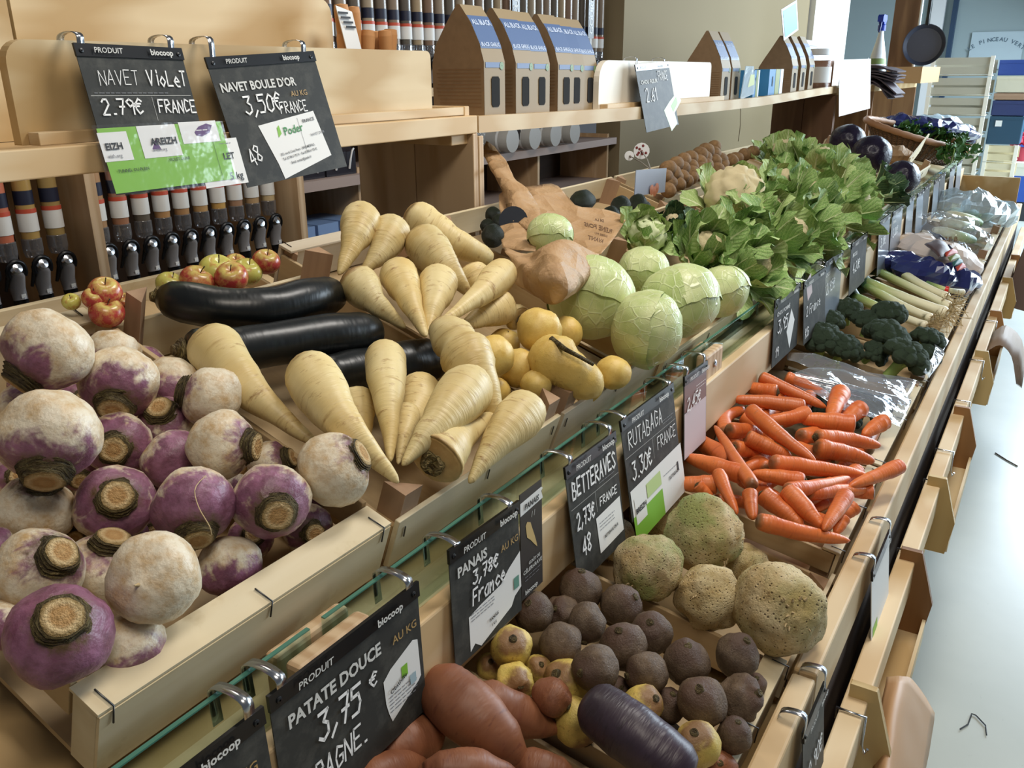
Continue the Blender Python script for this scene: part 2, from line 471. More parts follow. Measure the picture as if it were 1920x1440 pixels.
def turnip(label, c, r, zdir, level=.5, oblate=.88, neck=1.0, tail=True, group='turnips in the first crate', sd=0.):
    M = frame(c, zdir, (rnd.uniform(-1, 1), rnd.uniform(-1, 1), .3), r)

    def shp(rr, zz):
        if zz < -.82: rr *= 1 - .25 * (-.82 - zz) / .18
        return rr, zz
    o = ball_mb(1, 1, oblate, .10, 1.3, 30, 20, sd, shp).build('turnip', turnip_m, None, M, weld=True)
    o.color = (level, 0, 0, 1)
    tag(o, label, 'turnip', group)
    # ringed stalk base with its cut face
    k = MB(); z0 = oblate * .83; prof = []
    for i in range(9):
        t = i / 8; prof.append((.52 - .14 * t ** .8 + (.035 if i % 2 else -.01), z0 + .34 * neck * t))
    k.lathe(prof, 22, None, 0, lambda q: q + V((q.x, q.y, 0)) * (.16 * NZ.noise(q * 4 + V((sd, 0, 0)))))
    zt = prof[-1][1]
    k.lathe([(.385, zt), (.30, zt + .03), (.16, zt + .02), (.001, zt + .035)], 22, None, 1, lambda q: q + V((q.x, q.y, 0)) * (.16 * NZ.noise(q * 4 + V((sd, 0, 0)))))
    k.build('crown', [bark_m, cutface_m], o)
    if tail:
        pts = [V((.02 * math.sin(i), .05 * i * i * .1, -oblate * .97 - .10 * i)) for i in range(5)]
        MB().tube(pts, [.05, .03, .02, .012, .006], 6).build('tail_root', rootlet_m, o)
    return o


def bez(pts, k):
    """smooth path through 3-4 points"""
    pts = [V(p) for p in pts]
    if len(pts) == 2: return [pts[0].lerp(pts[1], i / k) for i in range(k + 1)]
    out = []; segs = len(pts) - 1
    for i in range(k + 1):
        t = i / k * segs; j = min(int(t), segs - 1); f = t - j
        p0 = pts[j - 1] if j else pts[0] * 2 - pts[1]; p1, p2 = pts[j], pts[j + 1]
        p3 = pts[j + 2] if j + 2 <= segs else pts[-1] * 2 - pts[-2]
        out.append(.5 * ((2 * p1) + (-p0 + p2) * f + (2 * p0 - 5 * p1 + 4 * p2 - p3) * f * f + (-p0 + 3 * p1 - 3 * p2 + p3) * f ** 3))
    return out


PROF = {
    'parsnip': [(0, .42), (.012, .66), (.04, .88), (.09, 1), (.18, 1), (.3, .9), (.45, .72), (.6, .55), (.75, .39), (.88, .26), (.97, .15), (1, .04)],
    'carrot': [(0, .35), (.012, .7), (.04, .95), (.1, 1), (.3, .95), (.55, .86), (.75, .74), (.9, .55), (.97, .32), (1, .06)],
    'sweet': [(0, .06), (.03, .3), (.1, .6), (.22, .9), (.4, 1), (.6, .97), (.78, .75), (.9, .45), (.97, .22), (1, .05)],
    'zucchini': [(0, .3), (.015, .62), (.05, .86), (.1, .95), (.3, .93), (.55, .93), (.75, 1.02), (.9, 1.0), (.965, .78), (.99, .45), (1, .05)],
    'radish': [(0, .08), (.02, .4), (.06, .7), (.15, .93), (.35, 1), (.7, .98), (.88, .9), (.96, .65), (1, .1)],
}


def interp(tab, t):
    for (a, x), (b, y) in zip(tab, tab[1:]):
        if t <= b: return x + (y - x) * (t - a) / (b - a)
    return tab[-1][1]


def long_root(name, label, cat, group, pts, r, mat, kind, crown=None, seg=18, steps=26, lumps=.05, sd=0., prof=None):
    """a tapering root along the points, crown end first; local z runs from 0 at the crown to 1 at the tip"""
    pts = [V(p) for p in pts]; L = (pts[-1] - pts[0]).length; ax = (pts[-1] - pts[0]).normalized()
    M = frame(pts[0], ax, None, L); I = M.inverted(); path = [I @ p for p in bez(pts, steps)]
    tab = prof or PROF[kind]
    # finer rings near the ends
    ts = sorted(set([i / steps for i in range(steps + 1)] + [.006, .015, .03, .05, .075, .95, .975, .99]))
    q = []
    for t in ts:
        f = t * steps; j = min(int(f), steps - 1); q.append(path[j].lerp(path[j + 1], f - j))
    rad = [interp(tab, t) * r / L * (1 + lumps * NZ.noise(V((t * 7 + sd, sd * 3.1, 1.7)))) for t in ts]
    m = MB(); m.tube(q, rad, seg)
    for i, p in enumerate(m.v):
        m.v[i] = p + V((lump(p * 6, .012, 1, sd), lump(p * 6, .012, 1, sd + 5), 0)) * min(1, r / L * 5)
    o = m.build(name, mat, None, M, weld=True); tag(o, label, cat, group)
    if crown:
        k = MB(); a = r / L
        if crown == 'parsnip':
            k.lathe([(.46 * a, -.012), (.42 * a, .004 - .02), (.3 * a, -.022), (.2 * a, -.01), (.001, -.006)], 14, None, 0,
                    lambda p: p + V((lump(p * 40, .1 * a), 0, lump(p * 40, .08 * a, 1, 3))))
        else:
            k.lathe([(.5 * a, -.004), (.4 * a, -.02), (.28 * a, -.028), (.2 * a, -.05), (.001, -.052)], 10)
        k.build('crown', bark_m, o)
    return o


def round_veg(name, label, cat, group, c, r, zdir, mat, el=1.0, amp=.08, fr=1.4, sd=0., shape=None, seg=24, rings=16):
    M = frame(c, zdir, (rnd.uniform(-1, 1), rnd.uniform(-1, 1), .3), r)
    o = ball_mb(1, 1, el, amp, fr, seg, rings, sd, shape).build(name, mat, None, M, weld=True)
    return tag(o, label, cat, group)


def leaf_fn(L, W, curl, cup, wav, sd, base_w=.22):
    """a leaf in its own frame: grows along +x, face up +z"""
    def fn(u, v):
        s = v * 2 - 1
        wd = W * (base_w + (1 - base_w) * math.sin(math.pi * min(1, u * .78 + .08)) ** .9) * (1 if u < .9 else 1 - (u - .9) * 3.5)
        x = L * u * math.cos(curl * u * .5); z = L * u * math.sin(curl * u * .5)
        rag = .10 * W * NZ.noise(V((u * 5 + sd, s * 2, sd))) * abs(s)
        y = s * wd * .5 + rag * s
        z += cup * W * s * s * .5 + wav * W * abs(s) ** 1.5 * math.sin(u * 13 + sd * 3 + s * 2.5) * u
        z -= .05 * W * math.exp(-(s / .12) ** 2) * (1 - u)
        return V((x + rag * .5, y, z))
    return fn


def add_leaf(m, M, L, W, curl, cup, wav, sd, mi=0, nu=9, nv=8):
    f = leaf_fn(L, W, curl, cup, wav, sd); m.grid(lambda u, v: M @ f(u, v), nu, nv, mi)


def leaf_frame(loc, out, upv):
    out = V(out).normalized(); y = V(upv).cross(out).normalized(); z = out.cross(y)
    return MX.Translation(V(loc)) @ MX((out, y, z)).transposed().to_4x4()


def rib_mb(m, M, L, curl, w, mi):
    pts = [M @ V((L * u * math.cos(curl * u * .5), 0, L * u * math.sin(curl * u * .5) - w * .5)) for u in [i / 8 * .86 for i in range(9)]]
    m.tube(pts, [w * (1 - .85 * i / 8) for i in range(9)], 6, mi, True, .7)
# ---------------------------------------------------------------- the shop
def struct(o, name=None):
    o['kind'] = 'structure'; return o


n = NT('painted concrete floor'); vr = n.co((1, 1, 1), rand=False)
f = n.noise(vr, 1.3, 5, .6); g = n.noise(vr, 38, 4, .75)
c = n.mix(n.ramp(f, [(.3, 0.), (.7, 1.)]), hexc('#c3c8bf'), hexc('#b2b8b0'))
c = n.mix(n.ramp(g, [(.66, 0.), (.78, .55)]), c, hexc('#8d918b'))
n.bump(f, .05, .02); floor_m = n.out(c, .32)
wall_beige = plain('beige wall paint', '#8d7e60', .85)
wall_blue = plain('pale blue grey wall paint', '#9fb0b2', .8)
wall_white = plain('white pillar paint', '#e9e6df', .8)
dark_wall = plain('dark brown back wall paint', '#5b4c3e', .9)  # one even dark brown over the whole back wall
struct(MB().box(-2.5, 12.2, -4, 3.2, -.05, 0).build('floor', floor_m))
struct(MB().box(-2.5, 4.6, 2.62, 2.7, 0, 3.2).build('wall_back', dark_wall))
struct(MB().box(4.62, 8.5, 2.15, 2.3, 0, 3.2).build('wall_beige', wall_beige))
struct(MB().box(12.0, 12.1, -.2, 3.2, 0, 3.2).build('wall_far', wall_blue))
struct(MB().box(8.52, 9.9, 2.1, 2.3, 0, 3.2).build('trim_1', wall_white))
wf = MB().box(11.9, 12, 1.46, 1.60, 0, 3.2).box(11.93, 12, 1.72, 1.80, 0, 3.2)
struct(wf.build('trim_2', white_p))
struct(MB().box(11.9, 12, 1.33, 1.38, 0, 3.2).build('trim_3', plain('dark blue frame', '#27415c', .5)))
crk = MB().tube([(6.77, 2.148, 1.0), (6.79, 2.148, 1.12), (6.76, 2.148, 1.25), (6.78, 2.148, 1.36)], .003, 5)
struct(crk.build('trim_4', plain('hairline wall crack', '#7d6f57', .9)))

# ---------------------------------------------------------------- the display stand
stand = thing('display_stand', 'long pine market stand with two tiers of vegetable crates', 'display stand', (0, 0, 0))
for k, (x0, x1, dz) in enumerate([(-.6, 1.005, -.004), (1.008, 6.05, 0)]):
    MB().box(x0, x1, .157, .188, .655 + dz, .75 + dz).build('front_rail', pine, stand, bevel=.004)
MB().box(-.6, 6.05, .106, .140, .545, .612).build('lower_rail', pine, stand, bevel=.003)
MB().box(-.6, 6.05, .135, .15, .25, .52).build('front_board', ply, stand, bevel=.002)
MB().box(-.6, 6.05, .162, .17, .08, .654).build('dark_backing', dark_wood, stand)  # added dark sheet; its colour stands in for the darkness below the rail
for x0, x1 in [(-.6, 1.30), (1.303, 3.35), (3.353, 6.05)]:
    MB().box(x0, x1, .500, .522, .836, .943).build('tier_board', pine, stand, bevel=.003)
for x0, x1 in [(-.4, .485), (.505, 1.56), (1.565, 3.3), (3.305, 6.0)]:
    g = MB().box(x0, x1, .531, .536, .915, 1.003).build('glass_screen', glass, stand)
    MB().box(x0, x1, .5312, .5358, 1.003, 1.0045).build('glass_edge', glass_edge, g)
for bx in (.497, 1.5625, 3.3025):
    b = MB().box(bx - .05, bx + .05, .508, .529, .935, .992).box(bx - .05, bx + .05, .538, .556, .935, .992)
    b = b.build('glass_clamp', pine_y, stand, bevel=.005)
    MB().lathe([(.0075, 0), (.0075, .002), (.005, .0035), (.001, .0035)], 14, frame((bx, .508, .966), (0, -1, 0))).build('screw', steel, b)
ang = math.radians(19)
MB().prism([(.525, .912), (1.145, .912 + .62 * TU), (1.145, .892 + .62 * TU), (.525, .892)], ((-.6, 0, 0), (0, 1, 0), (0, 0, 1)), 6.65).build('upper_deck', ply, stand)
MB().prism([(.19, .646), (.62, .646 + .43 * TL), (.62, .63 + .43 * TL), (.19, .63)], ((-.6, 0, 0), (0, 1, 0), (0, 0, 1)), 6.65).build('lower_deck', ply, stand)
for x in (-.5, 1.0, 2.6, 4.3, 5.98):
    for y in (.22, 1.08):
        MB().box(x - .03, x + .03, y - .03, y + .03, 0, .63 if y < 1 else 1.05).build('leg', pine_y, stand)
MB().box(-.6, 6.05, .522, .60, .922, .930).build('glass_ledge', pine, stand)
MB().prism([(1.145, .912 + .62 * TU), (1.24, .912 + .715 * TU), (1.24, .90 + .715 * TU), (1.145, .90 + .62 * TU)], ((.30, 0, 0), (0, 1, 0), (0, 0, 1)), .80).build('back_ledge', ply, stand)
MB().box(6.03, 6.05, .19, 1.14, .1, .9).build('end_panel', ply, stand)
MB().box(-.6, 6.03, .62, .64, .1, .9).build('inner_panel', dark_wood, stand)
# wire hooks over the lower rail
for x in (1.13, 1.66, 2.02, 2.22, 2.62, 3.05, 3.6, 3.75):
    MB().tube([(x, .143, .597), (x, .143, .616), (x, .102, .616), (x, .102, .567), (x, .096, .552), (x, .093, .562)], .0022, 6).build('wire_hook', steel, stand)


# ---------------------------------------------------------------- crates
def crate(name, label, x0, x1, yf, zf, D, tilt, H=.085, front=('strip', None), back=None, sides=1, posts=(0, 0, 0, 0), sw=.05, group=None, mats=None, drop=.012):
    """open crate on a slope: local x along the stand, y up the slope, z square to it; (yf, zf) is its front top edge"""
    t = math.radians(tilt); W = x1 - x0
    ms, my, mp = mats or (slat, slat_y, post_w)
    M = MX.Translation((x0, yf, zf)) @ MX.Rotation(t, 4, 'X') @ MX.Translation((0, 0, -H))
    e = thing(name, label, 'crate', M, group)
    MB().box(.004, W - .004, .004, D - .004, 0, .006).build('bottom', my, e)

    def panel(kind, y0, s, nm):
        if kind == 'thick':
            o = MB().box(0, W, min(y0, y0 + s * .03), max(y0, y0 + s * .03), .006, H - .003).build(nm, ms, e, bevel=.001)
            MB().box(-.001, W + .001, min(y0 - s * .003, y0 + s * .033), max(y0 - s * .003, y0 + s * .033), H - .003, H).build('top_strip', ms, o)
            MB().box(0, W, min(y0 - s * .004, y0 - s * .0005), max(y0 - s * .004, y0 - s * .0005), .012, H - .004).build('facing', ms, o)
        elif kind == 'strip':
            MB().box(-.002, W + .002, min(y0, y0 + s * .007), max(y0, y0 + s * .007), H - sw * 1.35, H).build(nm, ms, e, bevel=.001)
        elif kind == 'ledge':
            o = MB().box(0, W, min(y0, y0 + s * .006), max(y0, y0 + s * .006), .01, H).build(nm, ms, e)
            MB().box(-.001, W + .001, min(y0, y0 + s * .03), max(y0, y0 + s * .03), H, H + .005).build('top_strip', ms, o, bevel=.001)
        for sx in (.03, .5, .96):
            x = W * sx
            if kind in ('thick', 'ledge'):
                q = [(x, y0 + s * .018, H + .0055), (x + .001, y0 - s * .0045, H + .0055), (x + .001, y0 - s * .0055, H - .018)]
                if kind == 'thick': q = [(a, b, c_ - .004 if i < 2 else c_) for i, (a, b, c_) in enumerate(q)]
            else: q = [(x, y0 - s * .0012, H - .012), (x + .002, y0 - s * .0012, H - .028)]
            MB().tube(q, .0009, 5).build('staple', wire_m, e)
    panel(front[0], 0, 1, 'front_panel')
    panel((back or front)[0], D, -1, 'back_panel')
    for xx, s in ((0, 1), (W, -1)):
        for k in range(sides):
            zt = H - drop - k * (sw + .012)
            if zt - sw < 0: continue
            e0_ = .034 if front[0] == 'thick' else .008
            MB().box(min(xx, xx + s * .007), max(xx, xx + s * .007), e0_, D - e0_, zt - sw, zt).build('side_slat', my, e, bevel=.001)
    for k, (xx, yy) in enumerate(((0, 0), (W, 0), (0, D), (W, D))):
        sx = 1 if xx == 0 else -1; sy = 1 if yy == 0 else -1; h = posts[k]
        a = .032
        p = [(xx + sx * .007, yy + sy * .007), (xx + sx * (.007 + a), yy + sy * .007), (xx + sx * .007, yy + sy * (.007 + a))]
        if sx * sy < 0: p = p[::-1]
        MB().prism(p, ((0, 0, .006), (1, 0, 0), (0, 1, 0)), H + h - .006).build('corner_post', mp, e)
    e['mw'] = 0
    return e


crate('vegetable_crate', 'new pale wooden crate full of purple turnips', .288, .640, .56, 1.038, .535, 19, front=('thick',), sides=2, sw=.042, drop=-.006, posts=(-.02, -.02, -.02, -.02), H=.088)
crate('vegetable_crate', 'wooden crate holding black zucchini and large parsnips', .66, 1.032, .56, 1.028, .50, 19, front=('strip',), posts=(.03, .03, .05, .05), sw=.052)
crate('vegetable_crate', 'long worn wooden crate with parsnips behind golden turnips', 1.047, 1.425, .56, 1.026, .60, 19, front=('strip',), back=('ledge',), posts=(.03, .03, .0, .0), sw=.052, mats=(slat_old, slat_y, post_w))
crate('vegetable_crate', 'low wooden crate under the green cabbages', 1.435, 1.93, .56, 1.0, .36, 19, H=.06, posts=(.012, .012, .01, .01), sw=.03)
crate('vegetable_crate', 'slatted crate of apples behind the turnips', .36, 1.03, 1.072, 1.150, .15, 19, H=.046, posts=(0, 0, 0, 0), sw=.03)
crate('vegetable_crate', 'slatted crate of dark avocados below the shelf', 1.50, 2.36, .925, 1.145, .21, 19, H=.08, posts=(0, 0, .0, .0), sides=1, sw=.045)
for i, (a, b, lab) in enumerate([(1.95, 2.55, 'crate hidden under the nearest cauliflowers'), (2.57, 3.2, 'crate under the middle cauliflower leaves'), (3.22, 3.9, 'crate under the farthest cauliflower leaves')]):
    crate('vegetable_crate', lab, a, b, .56, .995, .42, 19, H=.055, posts=(.02, .02, 0, 0), sw=.03)
crate('vegetable_crate', 'slatted crate full of brown kiwis against the wall', 2.40, 3.75, .965, 1.155, .175, 19, H=.06, posts=(0, 0, 0, 0), sw=.04)
crate('vegetable_crate', 'crate under the shiny red cabbages', 3.92, 4.42, .56, 1.0, .45, 19, H=.06, posts=(0, 0, 0, 0), sw=.04)
crate('vegetable_crate', 'half empty crate with a raised white slat before the basket', 4.44, 4.92, .56, 1.05, .45, 19, H=.10, posts=(.02, .02, .02, .02), sides=2, sw=.04)
# lower row
crate('vegetable_crate', 'wooden crate of sweet potatoes at the near end', .34, .716, .20, .728, .38, 10, H=.07, front=('ledge',), sides=1, sw=.05, posts=(-.01,) * 4)
crate('vegetable_crate', 'slatted crate of brown and yellow beets', .726, 1.022, .20, .742, .38, 10, front=('ledge',), sides=1, sw=.055, posts=(-.005,) * 4, drop=.004)
crate('vegetable_crate', 'low crate with knobbly celery roots', 1.036, 1.335, .20, .712, .38, 10, front=('strip',), sides=1, sw=.03, H=.05, posts=(-.01,) * 4)
crate('vegetable_crate', 'slatted crate overflowing with carrots', 1.347, 1.725, .20, .742, .38, 10, front=('ledge',), sides=2, sw=.038, H=.088, posts=(-.01,) * 4, drop=.002)
crate('vegetable_crate', 'wooden crate of greens covered by clear film', 1.745, 2.315, .205, .742, .38, 10, front=('ledge',), sides=1, sw=.05, posts=(0, 0.01, 0, 0))
crate('vegetable_crate', 'wooden crate of dark broccoli heads', 2.33, 2.72, .20, .742, .38, 10, front=('ledge',), sides=1, sw=.05, posts=(.012, 0, 0, 0), drop=.002, mats=(slat, slat_y, post_w))
crate('vegetable_crate', 'wooden crate of leeks lying with roots forward', 2.735, 3.33, .20, .742, .38, 10, front=('ledge',), sides=1, sw=.05, posts=(0,) * 4)
crate('vegetable_crate', 'crate holding the crumpled dark blue bag and patterned bag', 3.345, 4.1, .20, .742, .38, 10, front=('ledge',), sides=1, sw=.05, posts=(0,) * 4)
crate('vegetable_crate', 'crate of pale roots wrapped in clear film', 4.12, 4.85, .20, .742, .38, 10, front=('ledge',), sides=1, sw=.05, posts=(.04,) * 4)
crate('vegetable_crate', 'farthest lower crate under a sheet of clear film', 4.87, 5.75, .20, .742, .38, 10, front=('ledge',), sides=1, sw=.05, posts=(.04,) * 4)

# ---------------------------------------------------------------- wooden shelving behind the crates
def zdeck(y): return .912 + (y - .525) * TU


s1 = thing('shelf_unit', 'near pine shelf unit with a plain brown end panel', 'shelf', (1.3, 1.3, 1.1))
I1 = s1.matrix_basis.inverted()


def spart(mb, nm, m, par, inv, bevel=.002):
    return mb.build(nm, m, par, inv, bevel=bevel)


spart(MB().box(.25, 1.703, 1.15, 1.172, 1.373, 1.412), 'front_beam', pine, s1, I1)
spart(MB().box(.25, 1.69, 1.172, 1.50, 1.385, 1.403), 'shelf_board', pine, s1, I1)
spart(MB().box(1.684, 1.703, 1.15, 1.32, 0, 1.373), 'end_panel', pine_y, s1, I1)
spart(MB().box(1.684, 1.703, 1.322, 1.50, 0, 1.373), 'end_panel', pine_y, s1, I1)
spart(MB().box(1.684, 1.703, 1.172, 1.50, 1.403, 1.432), 'top_strip', pine, s1, I1)
spart(MB().box(1.62, 1.684, 1.165, 1.49, 1.350, 1.372), 'cleat', pine, s1, I1)
spart(MB().box(.25, .27, 1.15, 1.5, 0, 1.373), 'end_panel', pine_y, s1, I1)
s2 = thing('shelf_unit', 'long pine shelf unit running beneath the beige wall', 'shelf', (3.5, 1.3, 1.1)); I2 = s2.matrix_basis.inverted()
m = MB(); N = 24
for nm, ya, yb, za, zb, mm in (('front_beam', 1.15, 1.172, 1.373, 1.41, pine), ('shelf_board', 1.172, 1.5, 1.385, 1.403, pine)):
    m = MB(); vs = []
    for i in range(N + 1):
        x = 1.708 + (5.335 - 1.708) * i / N; sg = -.012 * math.sin(math.pi * min(1, i / N * 1.1)) + .014 * max(0, i / N - .6) / .4
        vs += [V((x, ya, za + sg)), V((x, yb, za + sg)), V((x, yb, zb + sg)), V((x, ya, zb + sg))]
    fs = [(4 * i + j, 4 * i + (j + 1) % 4, 4 * i + 4 + (j + 1) % 4, 4 * i + 4 + j) for i in range(N) for j in range(4)]
    m.add(vs, fs + [(3, 2, 1, 0), tuple(4 * N + j for j in range(4))]); m.build(nm, mm, s2, I2, weld=True)


def shelf_z(x):
    i = (x - 1.708) / (5.335 - 1.708)
    return 1.403 - .012 * math.sin(math.pi * min(1, max(0, i) * 1.1)) + .014 * max(0, i - .6) / .4


spart(MB().box(1.708, 1.727, 1.15, 1.5, 0, 1.366), 'end_panel', pine_y, s2, I2)
spart(MB().box(5.318, 5.337, 1.15, 1.32, 0, 1.373), 'end_panel', pine_d, s2, I2)
spart(MB().box(5.318, 5.337, 1.322, 1.50, 0, 1.373), 'end_panel', pine_d, s2, I2)
s3 = thing('shelf_unit', 'short pine shelf unit under the white hanging paper', 'shelf', (5.8, 1.3, 1.1)); I3 = s3.matrix_basis.inverted()
spart(MB().box(5.345, 6.33, 1.15, 1.172, 1.375, 1.415), 'front_beam', pine, s3, I3)
spart(MB().box(5.345, 6.33, 1.172, 1.50, 1.388, 1.406), 'shelf_board', pine, s3, I3)
spart(MB().box(6.31, 6.33, 1.15, 1.50, 0, 1.375), 'end_panel', pine_d, s3, I3)
spart(MB().box(5.345, 5.362, 1.15, 1.50, 0, 1.375), 'end_panel', pine_d, s3, I3)
s4 = thing('shelf_unit', 'far pine shelf unit with a tall brown end post', 'shelf', (7.3, 1.3, .0)); I4 = s4.matrix_basis.inverted()
spart(MB().box(6.45, 8.32, 1.15, 1.172, 1.375, 1.415), 'front_beam', pine, s4, I4)
spart(MB().box(6.45, 8.32, 1.172, 1.50, 1.388, 1.406), 'shelf_board', pine, s4, I4)
spart(MB().box(8.29, 8.32, 1.15, 1.32, 0, 1.375), 'end_panel', pine_d, s4, I4)
spart(MB().box(8.29, 8.32, 1.322, 1.5, 0, 1.375), 'end_panel', pine_d, s4, I4)
spart(MB().box(6.45, 6.47, 1.15, 1.5, 0, 1.375), 'end_panel', pine_d, s4, I4)
spart(MB().box(8.29, 8.32, 1.2, 1.40, 1.406, 2.3), 'tall_post', pine_d, s4, I4)


def rounded(x0, x1, z0, z1, rl, rr):
    p = [(x0, z0), (x1, z0)]
    for k in range(7): t = math.pi / 2 * k / 6; p.append((x1 - rr + rr * math.cos(t), z1 - rr + rr * math.sin(t)))
    for k in range(7): t = math.pi / 2 + math.pi / 2 * k / 6; p.append((x0 + rl + rl * math.cos(t), z1 - rl + rl * math.sin(t)))
    return p


def price_board(label, x0, x1, y, z0, z1, rl, rr, m, th=.018, ledge=True):
    o = MB().prism([(a - x0, b - z0) for a, b in rounded(x0, x1, z0, z1, rl, rr)], ((x0, y + th, z0), (1, 0, 0), (0, 0, 1)), th)
    o = o.build('price_board', m, None, bevel=.002); tag(o, label, 'board')
    if ledge: MB().box(x0 + .01, x1 + .1, y - .026, y - .001, z0 + .0, z0 + .017).build('ledge', pine, o, bevel=.001)
    return o


price_board('long pale board with rounded corners behind the two near price cards', .675, 1.60, 1.20, 1.413, 1.548, .03, .014, ply)
price_board('taller pale board with a rounded corner behind the near shelf', .84, 1.57, 1.45, 1.404, 1.660, .02, .035, ply, ledge=False)
price_board('pale board with a curved edge at the left picture border', .3, .823, 1.43, 1.404, 1.68, .02, .05, ply, ledge=False)
price_board('white board with rounded ends under the cauliflower card', 2.42, 3.38, 1.20, shelf_z(2.8) + .004, 1.537, .06, .02, plain('white lacquered wood', '#e4dccb', .45))
# ---------------------------------------------------------------- lettering
_fc = {}


def text_mb(txt, size, bold=0., shear=0.):
    """flat letters with the base line on x, as (verts, faces, width)"""
    k = (txt, round(size, 5), bold, shear)
    if k not in _fc:
        cu = bpy.data.curves.new('t', 'FONT'); cu.body = txt; cu.size = size; cu.offset = bold * size; cu.shear = shear; cu.resolution_u = 2
        o = bpy.data.objects.new('t', cu); COL.objects.link(o); bpy.context.view_layer.update()
        me = o.to_mesh(); vs = [p.co.copy() for p in me.vertices]; fs = [tuple(p.vertices) for p in me.polygons]
        o.to_mesh_clear(); bpy.data.objects.remove(o); bpy.data.curves.remove(cu)
        _fc[k] = (vs, fs, max([p.x for p in vs] or [0]))
    return _fc[k]


# hand-drawn strokes on a 4 x 6 cell
HAND = {
    '0': ['20 01 04 26 45 41 20'], '1': ['04 26 20'], '2': ['05 16 36 44 00 40'], '3': ['06 46 24 43 41 20 01'], '4': ['30 36 02 42'],
    '5': ['46 06 04 34 42 30 00'], '6': ['46 03 01 20 41 33 02'], '7': ['06 46 20', '13 43'], '8': ['23 05 26 45 01 20 41 23'], '9': ['44 23 05 26 45 40'],
    ',': ['21 0-1'], '.': ['10 20'], '-': ['03 43'], 'E': ['46 06 00 40', '03 33'], '€': ['45 26 04 02 20 41', '-14 34', '-13 23'],
    'A': ['00 26 40', '12 32'], 'B': ['00 06 35 23 42 30 00', '03 23'], 'C': ['45 16 03 10 41'], 'D': ['00 06 34 32 00'], 'F': ['00 06 46', '03 33'],
    'G': ['45 16 03 10 41 43 23'], 'H': ['00 06', '40 46', '03 43'], 'I': ['20 26'], 'K': ['00 06', '46 03 40'], 'L': ['06 00 40'], 'M': ['00 06 23 46 40'],
    'N': ['00 06 40 46'], 'O': ['20 02 15 26 44 41 20'], 'P': ['00 06 36 44 03'], 'R': ['00 06 36 44 03 40'], 'S': ['45 26 05 23 41 20 01'],
    'T': ['06 46', '26 20'], 'U': ['06 01 20 41 46'], 'V': ['06 20 46'], 'Z': ['06 46 00 40'], 'X': ['06 40', '46 00'], 'W': ['06 10 24 30 46'],
    'i': ['20 24', '26 25'], 'o': ['20 02 24 42 20'], 'l': ['26 20'], 'e': ['02 42 24 02 20 40'], 't': ['26 20 40', '04 44'], 'r': ['00 04', '02 24 44'],
    'a': ['44 24 02 10 30 44 40'], 'n': ['00 04', '02 24 33 30'], 'c': ['43 24 02 20 41'], 'k': ['00 06', '34 02 40'], 'g': ['44 14 02 22 44 4-1 1-2'],
}


def _pt(tok):
    q = []; i = 0
    while i < len(tok):
        if tok[i] == '-': q.append(-int(tok[i + 1])); i += 2
        else: q.append(int(tok[i])); i += 1
    return q


def hand(txt, h, w=.11, sd=1):
    """chalk-pen writing: list of 2-D ribbons (verts, faces); base line on x"""
    rr = random.Random(sd * 31 + len(txt)); vs, fs = [], []; x0 = 0.; s = h / 6
    for ch in txt:
        if ch == ' ': x0 += s * 3; continue
        dy = rr.uniform(-.4, .4) * s
        for st in HAND.get(ch, HAND.get(ch.upper(), [])):
            p = [(x0 + (a + .13 * b) * s * .82 + rr.uniform(-.12, .12) * s, b * s + dy) for a, b in map(_pt, st.split())]
            for (ax, ay), (bx, by) in zip(p, p[1:]):
                dx, dy_ = bx - ax, by - ay; L = math.hypot(dx, dy_) or 1e-6; k = h * w * .5
                nx, ny = -dy_ / L * k, dx / L * k; ex, ey = dx / L * k * .7, dy_ / L * k * .7; b0 = len(vs)
                vs += [V((ax - ex + nx, ay - ey + ny, 0)), V((ax - ex - nx, ay - ey - ny, 0)), V((bx + ex - nx, by + ey - ny, 0)), V((bx + ex + nx, by + ey + ny, 0))]
                fs.append((b0, b0 + 1, b0 + 2, b0 + 3))
        x0 += s * (3.0 if ch in '.,1Iil' else 4.6)
    return vs, fs, x0


